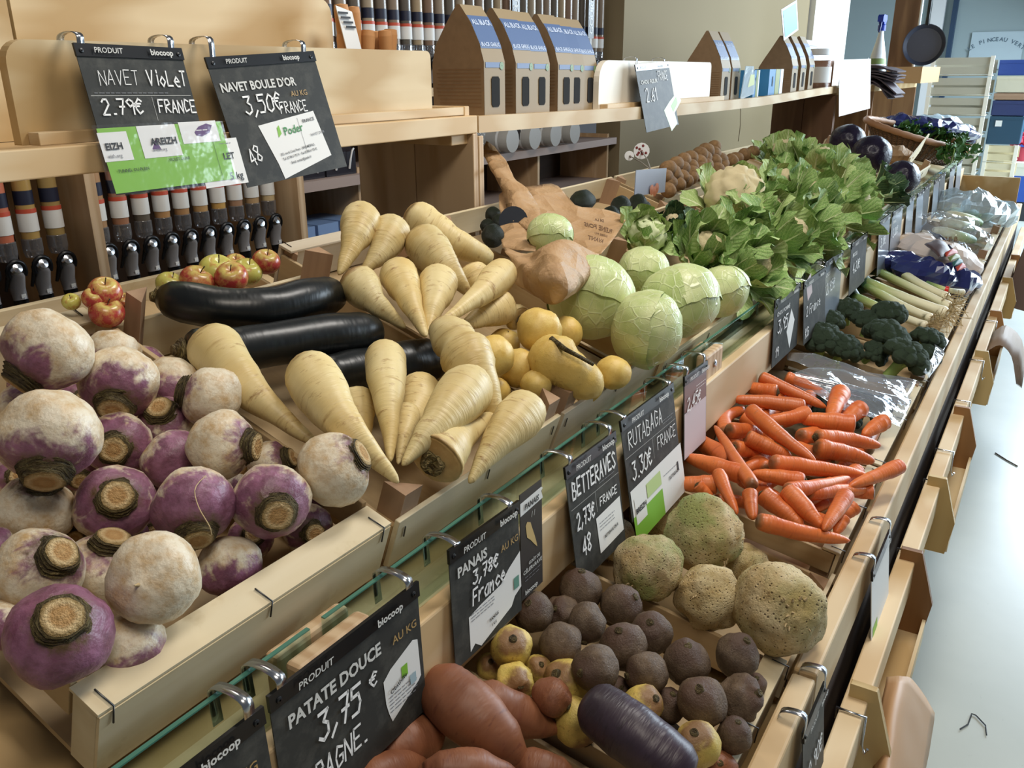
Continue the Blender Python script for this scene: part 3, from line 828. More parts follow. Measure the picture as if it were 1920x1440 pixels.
class Face:
    """a flat sheet in its own frame: a to the right, b down from the top edge, both in metres"""
    def __init__(s, obj): s.o = obj; s.L = {}; s.k = 0

    def put(s, geo, a, b, m, rot=0., lift=.0006, name='lettering', own=False):
        mb = s.L.setdefault((name, m.name, s.k if own else 0), (MB(), m))[0]; R = MX.Rotation(rot, 3, 'Z')
        s.k += 1; z = lift + .00002 * s.k
        mb.add([R @ p + V((a, -b, z)) for p in geo[0]], geo[1])

    def text(s, t, a, b, size, m, bold=0.02, shear=0., rot=0., fit=None, name='lettering'):
        g = text_mb(t, size, bold, shear)
        if fit and g[2] > 0: f = fit / g[2]; g = ([V((p.x * f, p.y, 0)) for p in g[0]], g[1], fit)
        s.put(g, a, b, m, rot, .0016, name, True)

    def hand(s, t, a, b, h, m, w=.11, rot=0., fit=None, sd=1, name='handwriting'):
        g = hand(t, h, w, sd)
        if fit: f = fit / g[2]; g = ([V((p.x * f, p.y, 0)) for p in g[0]], g[1], fit)
        s.put(g, a, b, m, rot, .0020, name, True)

    def rect(s, a0, a1, b0, b1, m, rot=0., name='label', lift=.0004):
        s.put(([V((0, 0, 0)), V((a1 - a0, 0, 0)), V((a1 - a0, -(b1 - b0), 0)), V((0, -(b1 - b0), 0))], [(3, 2, 1, 0)][::1] if False else [(0, 3, 2, 1)]), a0, b0, m, rot, lift, name)

    def poly(s, pts, m, name='label', lift=.0004):
        s.put(([V((a, -b, 0)) for a, b in pts][::-1], [tuple(range(len(pts)))]), 0, 0, m, 0, lift, name)

    def lines(s, a, b, w, n, dy, th, m, sd=0, name='small_print'):
        rr = random.Random(sd + 5)
        for i in range(n):
            x = 0.
            while x < w * .96:
                L = min(rr.uniform(.004, .011), w - x); s.put(([V((x, 0, 0)), V((x + L, 0, 0)), V((x + L, th, 0)), V((x, th, 0))], [(0, 1, 2, 3)]), a, b + i * dy, m, 0, .0007, name)
                x += L + .0018
            w *= rr.uniform(.8, 1.0) if i == n - 2 else 1

    def done(s):
        for (nm, _, _k), (mb, m) in s.L.items(): mb.build(nm, m, s.o)


def sign_frame(TL, TR, tilt, roll=0.):
    A = (TR - TL).normalized(); Dn = V((0, 0, -1)); Nf = A.cross(V((0, 0, 1))).normalized()   # towards the aisle
    if Nf.y > 0: Nf = -Nf
    t = math.radians(tilt); B = (Dn * math.cos(t) + Nf * math.sin(t)).normalized(); B = (B - A * B.dot(A)).normalized()
    Z = A.cross(-B).normalized()
    return MX.Translation(TL) @ MX((A, -B, Z)).transposed().to_4x4()


def sign(label, TL, TR, h, tilt=4, hooks=((.08, 0.), (.86, 0.)), hook_to=None, base=None, strip=True, words=('PRODUIT', 'biocoop'), name='price_card', ws=1.0):
    TL, TR = V(TL), V(TR); w = (TR - TL).length; M = sign_frame(TL, TR, tilt)
    e = thing(name, label, 'price card', M)
    MB().box(0, w, -h, 0, -.0012, 0).build('card', base or slate, e)
    f = Face(e)
    if strip:
        sh = .0165 * ws
        MB().box(-.001, w + .001, -sh, .001, -.0016, .0022).build('header_strip', strip_m, e)
        f2 = Face(e); f2.k = 100
        if words[0]: f2.text(words[0], w * .14, sh * .72, .0105 * ws, print_w, .012, .12, name='header_lettering')
        if words[1]: f2.text(words[1], w * .66, sh * .74, .0118 * ws, print_w, .03, 0, name='header_lettering')
        f2.done()
        for o in list(e.children):
            if o.name.startswith('header_lettering'): o.location.z = .0022
        for a in (.045, .955): MB().lathe([(.0032, 0), (.003, .0012), (.001, .0016)], 10, MX.Translation((w * a, -sh * .55, .0022))).build('rivet', black, e)
    I = M.inverted()
    for a, _ in hooks:
        if hook_to is None: continue
        hy, hz = hook_to                                   # the edge the hook sits on
        c = M @ V((w * a, 0, 0)); x = c.x; s = .0055
        prof = [(c.y + .001, c.z - .008), (c.y, c.z + .001), (c.y + .001, hz + .006), ((c.y + hy) / 2, hz + .010), (hy + .005, hz + .006), (hy + .009, hz - .006), (hy + .0075, hz - .035)]
        prof = [(p.x, p.y) for p in bez([V((q[0], q[1], 0)) for q in prof], 18)]
        vs = [V((x + sx * s, y - .0015, z)) for y, z in prof for sx in (-1, 1)]
        k = MB(); k.add([I @ p for p in vs], [(2 * i, 2 * i + 1, 2 * i + 3, 2 * i + 2) for i in range(len(prof) - 1)], 0, None, True)
        k.build('hook', steel, e, solid=.0009)
    return e, f, w


GL = (.5335, 1.0045)
YS = .498
# --- lower edge of the upper tier, near to far
e, f, w = sign('dark price card cut off by the bottom edge, left of the sweet potato card', (.19, YS, .995), (.392, YS, .995), .16, 3, ((.1, 0), (.93, 0)), GL)
f.text('AU KG', w * .72, .052, .014, gold_ink, .01); f.hand('3,20 €', .05, .075, .03, chalk); f.text('OIGNON', .02, .042, .017, print_w, .03, fit=.11); f.done()
e, f, w = sign('large slate card reading PATATE DOUCE 3,75 € in chalk', (.400, YS, 1.0), (.607, YS, 1.0), .160, 2, ((.07, 0), (.93, 0)), GL)
f.text('PATATE DOUCE', .016, .046, .0195, print_w, .032, fit=.126); f.hand('3,75', .048, .086, .030, chalk, .13, fit=.062); f.hand('€', .122, .074, .016, chalk, .14)
f.hand('ESPAGNE.', .012, .128, .024, chalk, .12, fit=.10); f.text('AU KG', .160, .048, .013, gold_ink, .01)
f.poly([(.142, .082), (.154, .074), (.192, .062), (.200, .066), (.201, .112), (.196, .116), (.150, .136), (.146, .124), (.143, .11)], paper_w)
f.rect(.170, .180, .082, .096, green_ink, 0, 'green_mark', .0008); f.lines(.148, .124, .045, 5, -.0045, .0012, grey_ink, 3); f.text('Obsthilfe', .150, .102, .0075, ink, .02, rot=.25)
f.rect(.182, .192, .100, .112, plain('pale blue print', '#9fb6bd', .6), 0, 'blue_mark', .0008); f.done()
e, f, w = sign('slate card reading PANAIS 3,78 € with a torn white origin label', (.664, YS, 1.008), (.810, YS, 1.004), .152, 3, ((.10, 0), (.86, 0)), GL)
f.text('PANAIS', .012, .040, .0175, print_w, .03, fit=.060); f.hand('3,78€', .040, .062, .0165, chalk, .16, fit=.056); f.hand('France', .038, .088, .019, chalk, .16, fit=.072)
f.text('AU KG', .102, .050, .013, gold_ink, .01)
f.poly([(.030, .100), (.055, .096), (.100, .092), (.118, .080), (.146, .068), (.146, .118), (.130, .124), (.122, .134), (.052, .150), (.040, .140), (.030, .146)], paper_w)
f.lines(.034, .100, .05, 3, .004, .0011, grey_ink, 4); f.rect(.128, .140, .098, .114, plain('leaf mark green', '#5f8f7f', .6), 0, 'green_mark', .0009); f.text('PANAIS', .070, .128, .006, ink, .03, rot=.1); f.text('1 KG', .074, .136, .005, ink, .03, rot=.1); f.done()
e, f, w = sign('dark brown leaflet with a parsnip drawing beside the PANAIS card', (.814, YS - .0005, 1.010), (.868, YS - .0005, 1.010), .152, 1, (), None, plain('dark brown leaflet', '#37322f', .5), False, name='leaflet')
f.poly([(0, .030), (.0, .012), (.052, .010), (.056, .013), (.052, .016), (.056, .027)], paper_w, 'banner'); f.text('PANAIS', .008, .024, .0105, ink, .03, .15, fit=.036)
f.poly([(.012, .048), (.016, .044), (.024, .048), (.028, .058), (.034, .072), (.039, .086), (.040, .091), (.033, .084), (.024, .074), (.015, .066)], plain('parsnip drawing', '#c9ad72', .6), 'drawing')
f.text('GOÛT DE', .016, .106, .0065, print_w, .02, .1); f.text('CÉLERI-RAVE', .002, .115, .0078, print_w, .02, .1, fit=.048); f.lines(.008, .122, .040, 2, .005, .0008, grey_ink, 6); f.text('biocoop', .006, .146, .0095, print_w, .03)
for a in (.026, .032): f.put(([V((0, 0, 0)), V((.0008, 0, 0)), V((.003, .008, 0)), V((.0022, .008, 0))], [(0, 1, 2, 3)]), a, .042, print_w)
f.done()
e, f, w = sign('slate card reading BETTERAVES 2,73 € with a small white label', (.930, YS, 1.0), (1.086, YS, .997), .176, 9, ((.09, 0), (.88, 0)), GL)
f.hand('BETTERAVES', .010, .050, .024, chalk, .15, fit=.138); f.lines(.09, .058, .05, 1, .004, .001, grey_ink, 8)
f.rect(.004, .154, .064, .0645, print_w, 0, 'rule'); f.rect(.076, .0765, .064, .096, print_w, 0, 'rule'); f.hand('2,73€', .012, .096, .022, chalk, .16, fit=.056); f.hand('FRANCE', .084, .090, .012, chalk, .15, fit=.058)
f.hand('48', .020, .140, .026, chalk, .14, fit=.028); f.rect(.070, .150, .104, .160, paper_w, .04); f.lines(.078, .116, .05, 3, .005, .001, grey_ink, 9); f.text('BETTERAVE CRUE', .088, .142, .006, ink, .03, rot=.04, fit=.045); f.done()
e, f, w = sign('slate card reading RUTABAGA 3,30 € over a green and white label', (1.105, YS, 1.006), (1.313, YS, 1.004), .165, 10, ((.06, 0), (.92, 0)), GL)
f.hand('RUTABAGA', .016, .050, .026, chalk, .08, fit=.135); f.rect(.004, .204, .062, .0625, print_w, 0, 'rule'); f.rect(.104, .1045, .062, .098, print_w, 0, 'rule'); f.hand('3.30€', .016, .102, .028, chalk, .12, fit=.078); f.hand('FRANCE', .118, .088, .020, chalk, .08, fit=.080)
f.lines(.15, .05, .05, 2, .005, .001, grey_ink, 10)
g = green_ink
f.rect(.004, .214, .116, .206, paper_w, .03); f.rect(.004, .120, .160, .206, g, .03, 'green_mark', .0008); f.rect(.012, .052, .132, .176, paper_w, .03, 'label', .0010); f.text('BREIZH', .014, .158, .012, ink, .03, rot=.03); f.rect(.06, .118, .126, .150, plain('pale lime print', '#b9cf8a', .6), .03, 'pale_mark', .001)
f.lines(.13, .140, .06, 1, .005, .0012, grey_ink, 11); f.text('RUTABAGA', .150, .154, .0085, ink, .02, rot=.03); f.rect(.188, .194, .136, .152, ink, .03, 'drawing', .001); f.done()
e, f, w = sign('price card with a pinkish paper, right of the RUTABAGA card', (1.369, YS, .997), (1.484, YS, .995), .158, 4, ((.1, 0), (.85, 0)), (.5335, 1.0045))
f.poly([(.002, .07), (.113, .062), (.113, .156), (.002, .157)], plain('pink grey paper', '#cfc3c6', .5)); f.rect(.002, .113, .018, .068, plain('rose brown card print', '#7d625f', .4), 0, 'brown_band'); f.hand('2,45€', .012, .066, .022, chalk, .15, fit=.07); f.lines(.06, .034, .05, 2, .006, .001, chalk, 12); f.done()
e, f, w = sign('slate card with a white diamond sticker, beside the tier gap', (1.927, YS, 1.012), (2.15, YS, 1.010), .160, 3, ((.07, 0), (.93, 0)), GL)
f.hand('3,95', .03, .085, .03, chalk, .12, fit=.09); f.hand('19', .02, .14, .022, chalk, .13); f.poly([(.115, .10), (.150, .05), (.185, .085), (.15, .15)], paper_w); f.text('CHOU POMMÉ', .02, .042, .014, print_w, .03, fit=.11); f.done()
e, f, w = sign('slate card reading KG overlapping the card with the diamond sticker', (2.16, YS - .006, 1.008), (2.39, YS - .006, 1.006), .160, 6, ((.07, 0), (.93, 0)), GL)
f.hand('2 France', .02, .09, .024, chalk, .1, fit=.15); f.hand('KG', .01, .145, .024, chalk, .12); f.poly([(.02, .002), (.07, -.012), (.085, .04), (.04, .055)], plain('pinkish paper tag', '#b9a6a4', .6)); f.done()
GREY = plain('pale reflective card', '#8d96a0', .2)
far = [(2.405, 2.625, .19, 'pale glossy card right of the KG card', GREY), (2.725, 2.965, .16, 'dark card on bare board between two pale cards', slate),
       (3.20, 3.41, .19, 'tall pale card at the foot of the far cauliflowers', GREY), (3.44, 3.67, .19, 'second tall pale card at the foot of the far cauliflowers', GREY),
       (3.80, 3.98, .17, 'narrow card below the red cabbages', GREY), (4.03, 4.22, .18, 'pale card before the half empty crate', GREY), (4.27, 4.46, .18, 'dark card before the half empty crate', slate),
       (4.56, 4.76, .18, 'pale card below the left end of the basket', GREY), (4.80, 5.02, .18, 'dark card below the middle of the basket', slate), (5.2, 5.42, .18, 'pale card below the right end of the basket', GREY),
       (5.56, 5.80, .18, 'last card at the far end of the glass', GREY)]
for k, (a, b, h, lab, m) in enumerate(far):
    e, f, w = sign(lab, (a, YS - .004 * (k % 2), 1.013), (b, YS - .004 * (k % 2), 1.013), h, 3 + k % 3, ((.08, 0), (.9, 0)), GL, m)
    if k < 4: f.text(['CHOU', 'BROCOLI', 'POIREAU', 'FENOUIL'][k], .02, .045, .016, print_w, .03); f.hand(['2,95€', '4,20€', '3,10€', '2,80€'][k], .03, .095, .03, chalk, .12)
    f.done()
# --- on the shelf boards
BD = (1.207, 1.549)


def sgp(label, tl, tr, y, h, tilt, hook, hooks=((.06, 0), (.9, 0)), ws=1.0, name='price_card', base=None):
    return sign(label, at_y(*tl, y), at_y(*tr, y), h, tilt, hooks, hook, base, ws=ws, name=name)


e, f, w = sgp('scratched slate card reading NAVET VIOLET with a green label in film', (137, 82), (338, 92), 1.17, .205, 14, BD)
f.hand('NAVET', .022, .055, .020, chalk, .06, fit=.066); f.hand('VioLeT', .100, .055, .021, chalk, .12, fit=.070); f.rect(.004, .17, .069, .0695, print_w, 0, 'rule'); f.rect(.100, .1005, .071, .105, print_w, 0, 'rule')
f.hand('2.79€', .014, .095, .021, chalk, .12, fit=.068); f.hand('FRANCE', .106, .094, .018, chalk, .13, fit=.068); f.lines(.01, .066, .12, 1, .004, .001, grey_ink, 13)
f.done()
f = Face(e)
lab = MB().box(0, .215, -.09, 0, -.0006, 0).build('green_label', green_ink, e, MX.Translation((-.004, -.114, .003)) @ MX.Rotation(.02, 4, 'Z'))
fl = Face(lab); fl.rect(-.002, .044, .006, .046, paper_w, 0, 'label'); fl.text('EIZH', .004, .030, .013, ink, .03); fl.text('eizh.org', .004, .041, .007, grey_ink, .01)
fl.rect(.062, .128, .0, .046, paper_w, 0, 'label'); fl.text('AREIZH', .078, .028, .0135, ink, .03); fl.text('areizh.org', .078, .037, .006, grey_ink, .01); fl.poly([(.078, .034), (.088, .020), (.094, .036)], purple_ink, 'purple_mark')
fl.rect(.135, .205, -.002, .030, paper_w, 0, 'label'); fl.poly([(.160, .014), (.170, .006), (.186, .002), (.196, .005), (.188, .016), (.172, .021), (.162, .019)], purple_ink, 'purple_mark', .0007); fl.lines(.164, .012, .022, 1, .004, .0012, paper_w, 15)
fl.text('TUNNEL OU PLEIN', .012, .062, .006, ink, .01); fl.text('VIOLET LIGNE', .100, .053, .006, ink, .01); fl.rect(.1895, .190, .03, .09, ink, 0, 'rule'); fl.done()
wl = MB().box(0, .085, -.072, 0, -.0006, 0).build('white_label', paper_w, e, MX.Translation((.150, -.138, .0022)) @ MX.Rotation(.03, 4, 'Z'))
fw = Face(wl); fw.text('LET', .048, .032, .014, ink, .02); fw.text('5 kg', .050, .064, .016, ink, .01); fw.rect(.034, .046, .018, .034, green_ink, 0, 'green_mark'); fw.lines(.04, .008, .03, 1, .004, .001, grey_ink, 16); fw.done()
MB().grid(lambda u, v: V((-.012 + .225 * u, -.110 - .098 * v, .006 + .003 * NZ.noise(V((u * 6, v * 5, 3))) + .004 * math.sin(u * 3.1))), 14, 8).build('film_sleeve', cover, e)
e, f, w = sgp('slate card reading NAVET BOULE D\'OR 3,50 € with a white grower label', (384, 109), (586, 97), 1.17, .205, 15, BD)
f.text("NAVET BOULE D'OR", .010, .054, .0195, print_w, .03, fit=.165); f.hand('3,50€', .045, .092, .028, chalk, .11, fit=.085); f.text('AU KG', .155, .072, .013, gold_ink, .01); f.hand('FRANCE', .120, .098, .018, chalk, .11, fit=.065)
f.hand('48', .025, .175, .026, chalk, .10, rot=.3, fit=.030)
f.poly([(.062, .112), (.196, .100), (.208, .180), (.084, .204), (.080, .178)], paper_w); f.text('Poder', .112, .134, .019, plain('green logo ink', '#3f8a4a', .6), .01, .1, rot=.08); f.poly([(.098, .136), (.100, .120), (.106, .116), (.107, .130)], green_ink, 'leaf_mark', .0008); f.text('FRANCE', .162, .118, .008, ink, .01, rot=.08); f.text("NAVET D'OR", .172, .142, .006, grey_ink, .01, rot=.08)
f.text('302, rue du Croas Prenn - 29420 MESPAUL', .090, .166, .0062, ink, .005, rot=.09, fit=.085); f.text('Tel. 02 98 61 92 91 - Fax 02 98 61 93 92', .092, .174, .0062, ink, .005, rot=.09, fit=.085); f.text('Email: contact@poder.fr', .108, .182, .0062, ink, .005, rot=.09, fit=.05); f.rect(.152, .1525, .108, .168, ink, .0, 'rule', .0008); f.done()
e, f, w = sgp('bluish slate card reading CHOU FLEUR with a small green label', (1190, 122), (1253, 116), 1.172, .205, 13, (1.207, 1.538), ((.04, 0), (.86, 0)), 1.15)
f.text('CHOU FLEUR', .020, .060, .017, print_w, .03, fit=.13); f.hand('FRANCE', .160, .055, .028, chalk, .1, fit=.08); f.hand('2.61', .04, .115, .040, chalk, .09, fit=.09)
f.poly([(.165, .15), (.225, .125), (.30, .10), (.325, .13), (.25, .165), (.26, .2), (.2, .22)], plain('pale green label', '#c5d6b0', .5)); f.poly([(.23, .14), (.285, .115), (.29, .135), (.24, .16)], green_ink, 'green_mark', .0008); f.done()
# --- cards hanging over the lower rail, seen almost edge on
RL = (.172, .752)
e, f, w = sign('slate card over the front rail at the bottom picture edge', (.905, .148, .738), (1.015, .148, .738), .150, 6, ((.04, 0), (.96, 0)), RL, ws=.9)
f.hand('2,90€', .02, .09, .026, chalk, .12, fit=.075); f.done()
e, f, w = sign('white backed price card over the front rail below the carrots', (1.33, .146, .738), (1.49, .146, .738), .150, 7, ((.06, 0), (.94, 0)), RL, paper_w)
f.rect(.01, .05, .11, .145, green_ink, 0, 'green_mark'); f.done()
# ---------------------------------------------------------------- piles
def relax(items, plane, it=60, lim=.05):
    """items: [u, v, r_px, h, ...]; slide round things along their sight lines until they stop cutting into each other"""
    P = []
    for q in items:
        p = plane(q[0], q[1], q[3]); P.append([p, px(p, q[2]), (p - CP).length])
    D0 = [p[2] for p in P]
    for _ in range(it):
        for i in range(len(P)):
            for j in range(i):
                a, b = P[i], P[j]; gap = (a[1] + b[1]) * .93 - (a[0] - b[0]).length
                if gap <= 0: continue
                if a[2] < b[2]: f, k, kf, kk = a, b, i, j
                else: f, k, kf, kk = b, a, j, i
                for q, s_, d0 in ((f, -1, D0[kf]), (k, 1, D0[kk])):
                    n2 = q[2] + s_ * gap * .35
                    if abs(n2 - d0) > lim: continue
                    sc = n2 / q[2]; q[0] = CP + (q[0] - CP) * sc; q[1] *= sc; q[2] = n2
    return P


def axis_px(c, r, u, v, su, sv, away=False):
    """direction from the middle of a round thing to the mark seen at pixel (su, sv)"""
    rp = r * FPX / depth(c); dx, dy = (su - u) / rp, (sv - v) / rp; q = dx * dx + dy * dy
    z = math.sqrt(max(.02, 1 - q)); f = 1 if q <= 1 else 1 / math.sqrt(q)
    return (CR * dx * f - CU * dy * f - (c - CP).normalized() * (z if not away else -z)).normalized()


# ---------------------------------------------------------------- turnips
T = [  # u, v, r, h, mark u, v, purple, label
    (91, 658, 80, .085, 40, 712, .50, 'big turnip at the top left of its crate, pale top over a purple belt'),
    (213, 663, 50, .01, 190, 735, .62, 'purple topped turnip half hidden beneath the crate side slat'),
    (226, 718, 71, .055, 214, 764, .52, 'turnip with dark shaggy crown facing down, second in the back row'),
    (325, 722, 58, .012, 300, 790, .74, 'rosy purple turnip tucked behind the one with a cut tan neck'),
    (398, 746, 60, .05, 334, 730, .30, 'pale turnip with its cut stalk pointing left, beside the parsnips'),
    (316, 800, 58, .0, 300, 768, .55, 'shaded turnip with a round tan cut, wedged under a pale one'),
    (48, 765, 52, .01, 86, 736, .45, 'turnip with a pale cut disc peeking out at the left edge'),
    (91, 818, 92, .095, 84, 893, .42, 'largest turnip at left, white above with a purple band and brown crown'),
    (222, 833, 60, .012, 214, 842, .58, 'turnip showing a big round tan cut face straight on'),
    (323, 862, 58, .0, 360, 905, 1.0, 'plain deep purple turnip without a visible crown'),
    (416, 833, 66, .05, 487, 838, .28, 'cream turnip with its brown crown pointing right'),
    (505, 872, 46, -.005, 552, 856, .35, 'small turnip behind, only its hairy top at the crate side'),
    (626, 880, 71, .06, 694, 842, .22, 'smooth whitish turnip resting against the right side slat'),
    (509, 938, 73, .05, 520, 964, .62, 'violet turnip with wide ringed greenish crown, right of the stringy one'),
    (362, 948, 75, .05, 370, 1006, .85, 'purple turnip with a thin dry thread, crown facing down'),
    (215, 946, 72, .02, 219, 930, .60, 'turnip with a round tan cut in the middle of the crate'),
    (66, 958, 70, .005, 78, 893, .12, 'plain cream turnip below the largest one'),
    (74, 1070, 80, .02, 122, 1030, .25, 'tan turnip with thick stalk base pointing to upper right'),
    (194, 1072, 76, -.005, 214, 1003, .22, 'turnip with a ragged dirty crown behind the smooth tan one'),
    (288, 1084, 87, .055, 300, 1010, .02, 'smooth tan turnip showing its root scar near the front board'),
    (428, 1062, 62, -.012, 445, 1120, .66, 'purple and white turnip right behind the staple of the front board'),
    (112, 1192, 96, .05, 116, 1156, .98, 'dark purple turnip with a pale cut top in the front corner'),
    (238, 1222, 76, -.005, 270, 1280, .40, 'whitish turnip behind the left end of the front board'),
    (2, 1172, 46, .0, -30, 1190, .8, 'purple turnip cut by the left picture border, low down'),
    (-8, 1026, 36, .02, -30, 1020, .8, 'purple turnip sliver at the left picture border'),
    (150, 880, 40, -.03, 150, 900, .6, 'shaded turnip deep below the largest one'),
    (290, 985, 44, -.035, 290, 1000, .6, 'shaded turnip deep between the stringy one and the cut one'),
    (440, 930, 44, -.035, 440, 950, .6, 'shaded turnip deep beneath the cream one'),
    (575, 990, 46, -.02, 590, 1000, .5, 'shaded turnip deep at the right end of the front board'),
    (95, 890, 42, -.04, 100, 882, .6, 'turnip almost hidden in the dark lower layer of the crate'),
    (150, 760, 42, -.04, 155, 752, .6, 'turnip almost hidden in the dark lower layer of the crate'),
    (268, 905, 42, -.04, 273, 897, .6, 'turnip almost hidden in the dark lower layer of the crate'),
    (300, 840, 42, -.04, 305, 832, .6, 'turnip almost hidden in the dark lower layer of the crate'),
    (372, 880, 42, -.04, 377, 872, .6, 'turnip almost hidden in the dark lower layer of the crate'),
    (455, 890, 42, -.04, 460, 882, .6, 'turnip almost hidden in the dark lower layer of the crate'),
    (560, 960, 42, -.04, 565, 952, .6, 'turnip almost hidden in the dark lower layer of the crate'),
    (30, 900, 42, -.04, 35, 892, .6, 'turnip almost hidden in the dark lower layer of the crate'),
    (235, 1010, 42, -.04, 240, 1002, .6, 'turnip almost hidden in the dark lower layer of the crate'),
    (30, 1110, 42, -.04, 35, 1102, .6, 'turnip almost hidden in the dark lower layer of the crate'),
    (330, 1010, 42, -.04, 335, 1002, .6, 'turnip almost hidden in the dark lower layer of the crate'),
    (470, 1010, 42, -.04, 475, 1002, .6, 'turnip almost hidden in the dark lower layer of the crate'),
    (400, 790, 42, -.04, 405, 782, .6, 'turnip almost hidden in the dark lower layer of the crate'),
    (270, 690, 42, -.04, 275, 682, .6, 'turnip almost hidden in the dark lower layer of the crate'),
    (560, 900, 42, -.04, 565, 892, .6, 'turnip almost hidden in the dark lower layer of the crate'),
    (60, 720, 42, -.04, 65, 712, .6, 'turnip almost hidden in the dark lower layer of the crate'),
    (140, 1000, 40, -.035, 140, 1010, .5, 'shaded turnip deep left of the ragged crown'),
]
for k, (q, (c, r, _)) in enumerate(zip(T, relax(T, up))):
    u, v, su, sv, lev, lab = q[0], q[1], q[4], q[5], q[6], q[7]
    ax = axis_px(c, r, u, v, su, sv)
    if k == 19: ax = axis_px(c, r, u, v, 262, 1096); ax = -ax      # root end to the front
    turnip(lab, c, r * 1.0, ax, lev, .9, .9 if k not in (1, 3, 9, 12, 19) else .5, k in (19, 14, 21), 'turnips in the nearest crate', k * 1.7)
c, r, _ = relax(T, up)[14]
tr_ = [o for o in COL.objects if o.get('label', '').startswith('purple turnip with a thin dry thread')][0]
I = tr_.matrix_basis.inverted()
th = [up(u, v, h) for u, v, h in ((390, 888, .088), (366, 915, .096), (372, 950, .1), (392, 985, .1), (397, 1003, .09))]
MB().tube([I @ p for p in bez(th, 14)], .012, 5).build('dry_thread', rootlet_m, tr_)


# ---------------------------------------------------------------- parsnips
def rooty(name, lab, cat, grp, plane, pts, rp, mat, kind, crown, sd, **kw):
    P = [plane(*p) for p in pts]; r = px(P[0].lerp(P[1], .2), rp)
    return long_root(name, lab, cat, grp, P, r, mat, kind, crown, sd=sd, **kw)


PN = [
    ([(388, 636, .055), (470, 735, .05), (600, 838, .03)], 50, 'parsnip lying across the zucchini from the crate corner to its front side'),
    ([(574, 688, .085), (640, 790, .085), (748, 905, .05)], 52, 'long parsnip pointing at the front corner post, right of the crossing one'),
    ([(722, 658, .06), (728, 750, .06), (733, 866, .03)], 39, 'slim upright parsnip in the middle of the front group'),
    ([(888, 716, .075), (825, 790, .075), (752, 872, .05)], 51, 'parsnip with speckled shoulder pointing down left, middle of the front group'),
    ([(992, 762, .06), (935, 825, .05), (880, 905, .02)], 45, 'parsnip along the front slat with its crown to the right post'),
    ([(812, 868, .045), (850, 830, .05), (935, 770, .03)], 56, 'parsnip end-on showing a dark hollow crown by the front post'),
    ([(668, 745, .02), (676, 790, .015), (690, 850, .0)], 36, 'small parsnip in the gap left of the slim upright one'),
    ([(792, 722, .02), (775, 780, .015), (740, 850, .0)], 40, 'parsnip half hidden behind the speckled one'),
    ([(765, 770, .02), (758, 810, .02), (745, 870, .0)], 26, 'narrow parsnip tight behind the slim upright one'),
]
for k, (p, r, lab) in enumerate(PN):
    rooty('parsnip', lab, 'parsnip', 'parsnips lying over the zucchini', up, p, r, parsnip_m, 'parsnip', 'parsnip', k + 1.3, lumps=.08)
KN = [(0, .3), (.03, .6), (.1, .85), (.2, .92), (.3, .80), (.42, 1.0), (.55, 1.02), (.66, .82), (.78, .75), (.9, .5), (.97, .3), (1, .05)]
rooty('parsnip', 'knobbly bent parsnip with a blackened crown beside the golden turnips', 'parsnip', 'parsnips lying over the zucchini', up, [(826, 612, .075), (866, 655, .08), (893, 705, .07), (932, 800, .02)], 46, parsnip_m, 'parsnip', 'stub', 5.5, lumps=.16, prof=KN)
PB = [
    ([(682, 402, .10), (664, 450, .08), (636, 515, .045)], 38, 'leftmost standing parsnip at the back of the long crate'),
    ([(738, 425, .09), (716, 470, .07), (676, 515, .04)], 36, 'second standing parsnip at the back of the long crate'),
    ([(772, 400, .085), (840, 448, .08), (922, 486, .05)], 34, 'long brownish parsnip with a broken tip along the back board'),
    ([(787, 448, .085), (835, 500, .085), (884, 556, .05)], 41, 'thick parsnip sloping right in the back heap'),
    ([(668, 526, .06), (700, 565, .06), (760, 615, .03)], 38, 'parsnip resting on the side slat next to the zucchini crate post'),
    ([(743, 508, .07), (765, 555, .07), (798, 632, .05)], 37, 'parsnip in the middle of the back heap, crown up'),
    ([(824, 522, .07), (815, 565, .07), (800, 625, .05)], 37, 'short parsnip right of the middle one, crown up'),
    ([(948, 506, .10), (900, 552, .095), (824, 606, .075)], 31, 'slender parsnip slanting down left on top of the heap'),
    ([(945, 570, .06), (910, 590, .055), (850, 622, .03)], 35, 'parsnip beneath the slanting slender one'),
    ([(772, 500, .035), (800, 530, .03), (840, 570, .01)], 36, 'parsnip shoulder peeking between two upright ones'),
    ([(880, 512, .04), (900, 540, .03), (930, 580, .01)], 34, 'parsnip shoulder right of the thick sloping one'),
    ([(975, 600, .04), (955, 585, .04), (900, 560, .03)], 26, 'parsnip with a knotty tip against the right side slat'),
]
for k, (p, r, lab) in enumerate(PB):
    rooty('parsnip', lab, 'parsnip', 'parsnips heaped at the back of the long crate', up, p, r, parsnip_m, 'parsnip', 'parsnip', k + 21.3, lumps=.08,
          prof=[(0, .4), (.02, .7), (.07, .92), (.15, 1), (.35, .95), (.55, .8), (.75, .68), (.9, .58), (.98, .4), (1, .1)] if k == 2 else None)
# ---------------------------------------------------------------- zucchini
for k, (p, r, lab, pr) in enumerate([
        ([(300, 556, .03), (400, 575, .045), (500, 578, .05), (580, 560, .05), (632, 552, .03)], 41, 'black zucchini nearest the back wall with a bulging right end', None),
        ([(344, 655, .03), (450, 655, .03), (600, 632, .03), (712, 622, .02)], 46, 'long black zucchini under the crossing parsnip', None),
        ([(600, 712, .0), (700, 690, .0), (830, 672, -.01)], 46, 'black zucchini behind the slim upright parsnip', None)]):
    rooty('zucchini', lab, 'zucchini', 'black zucchini in the parsnip crate', up, p, r, zucch_m, 'zucchini', 'stub', k + 41.3, lumps=.04, seg=24)

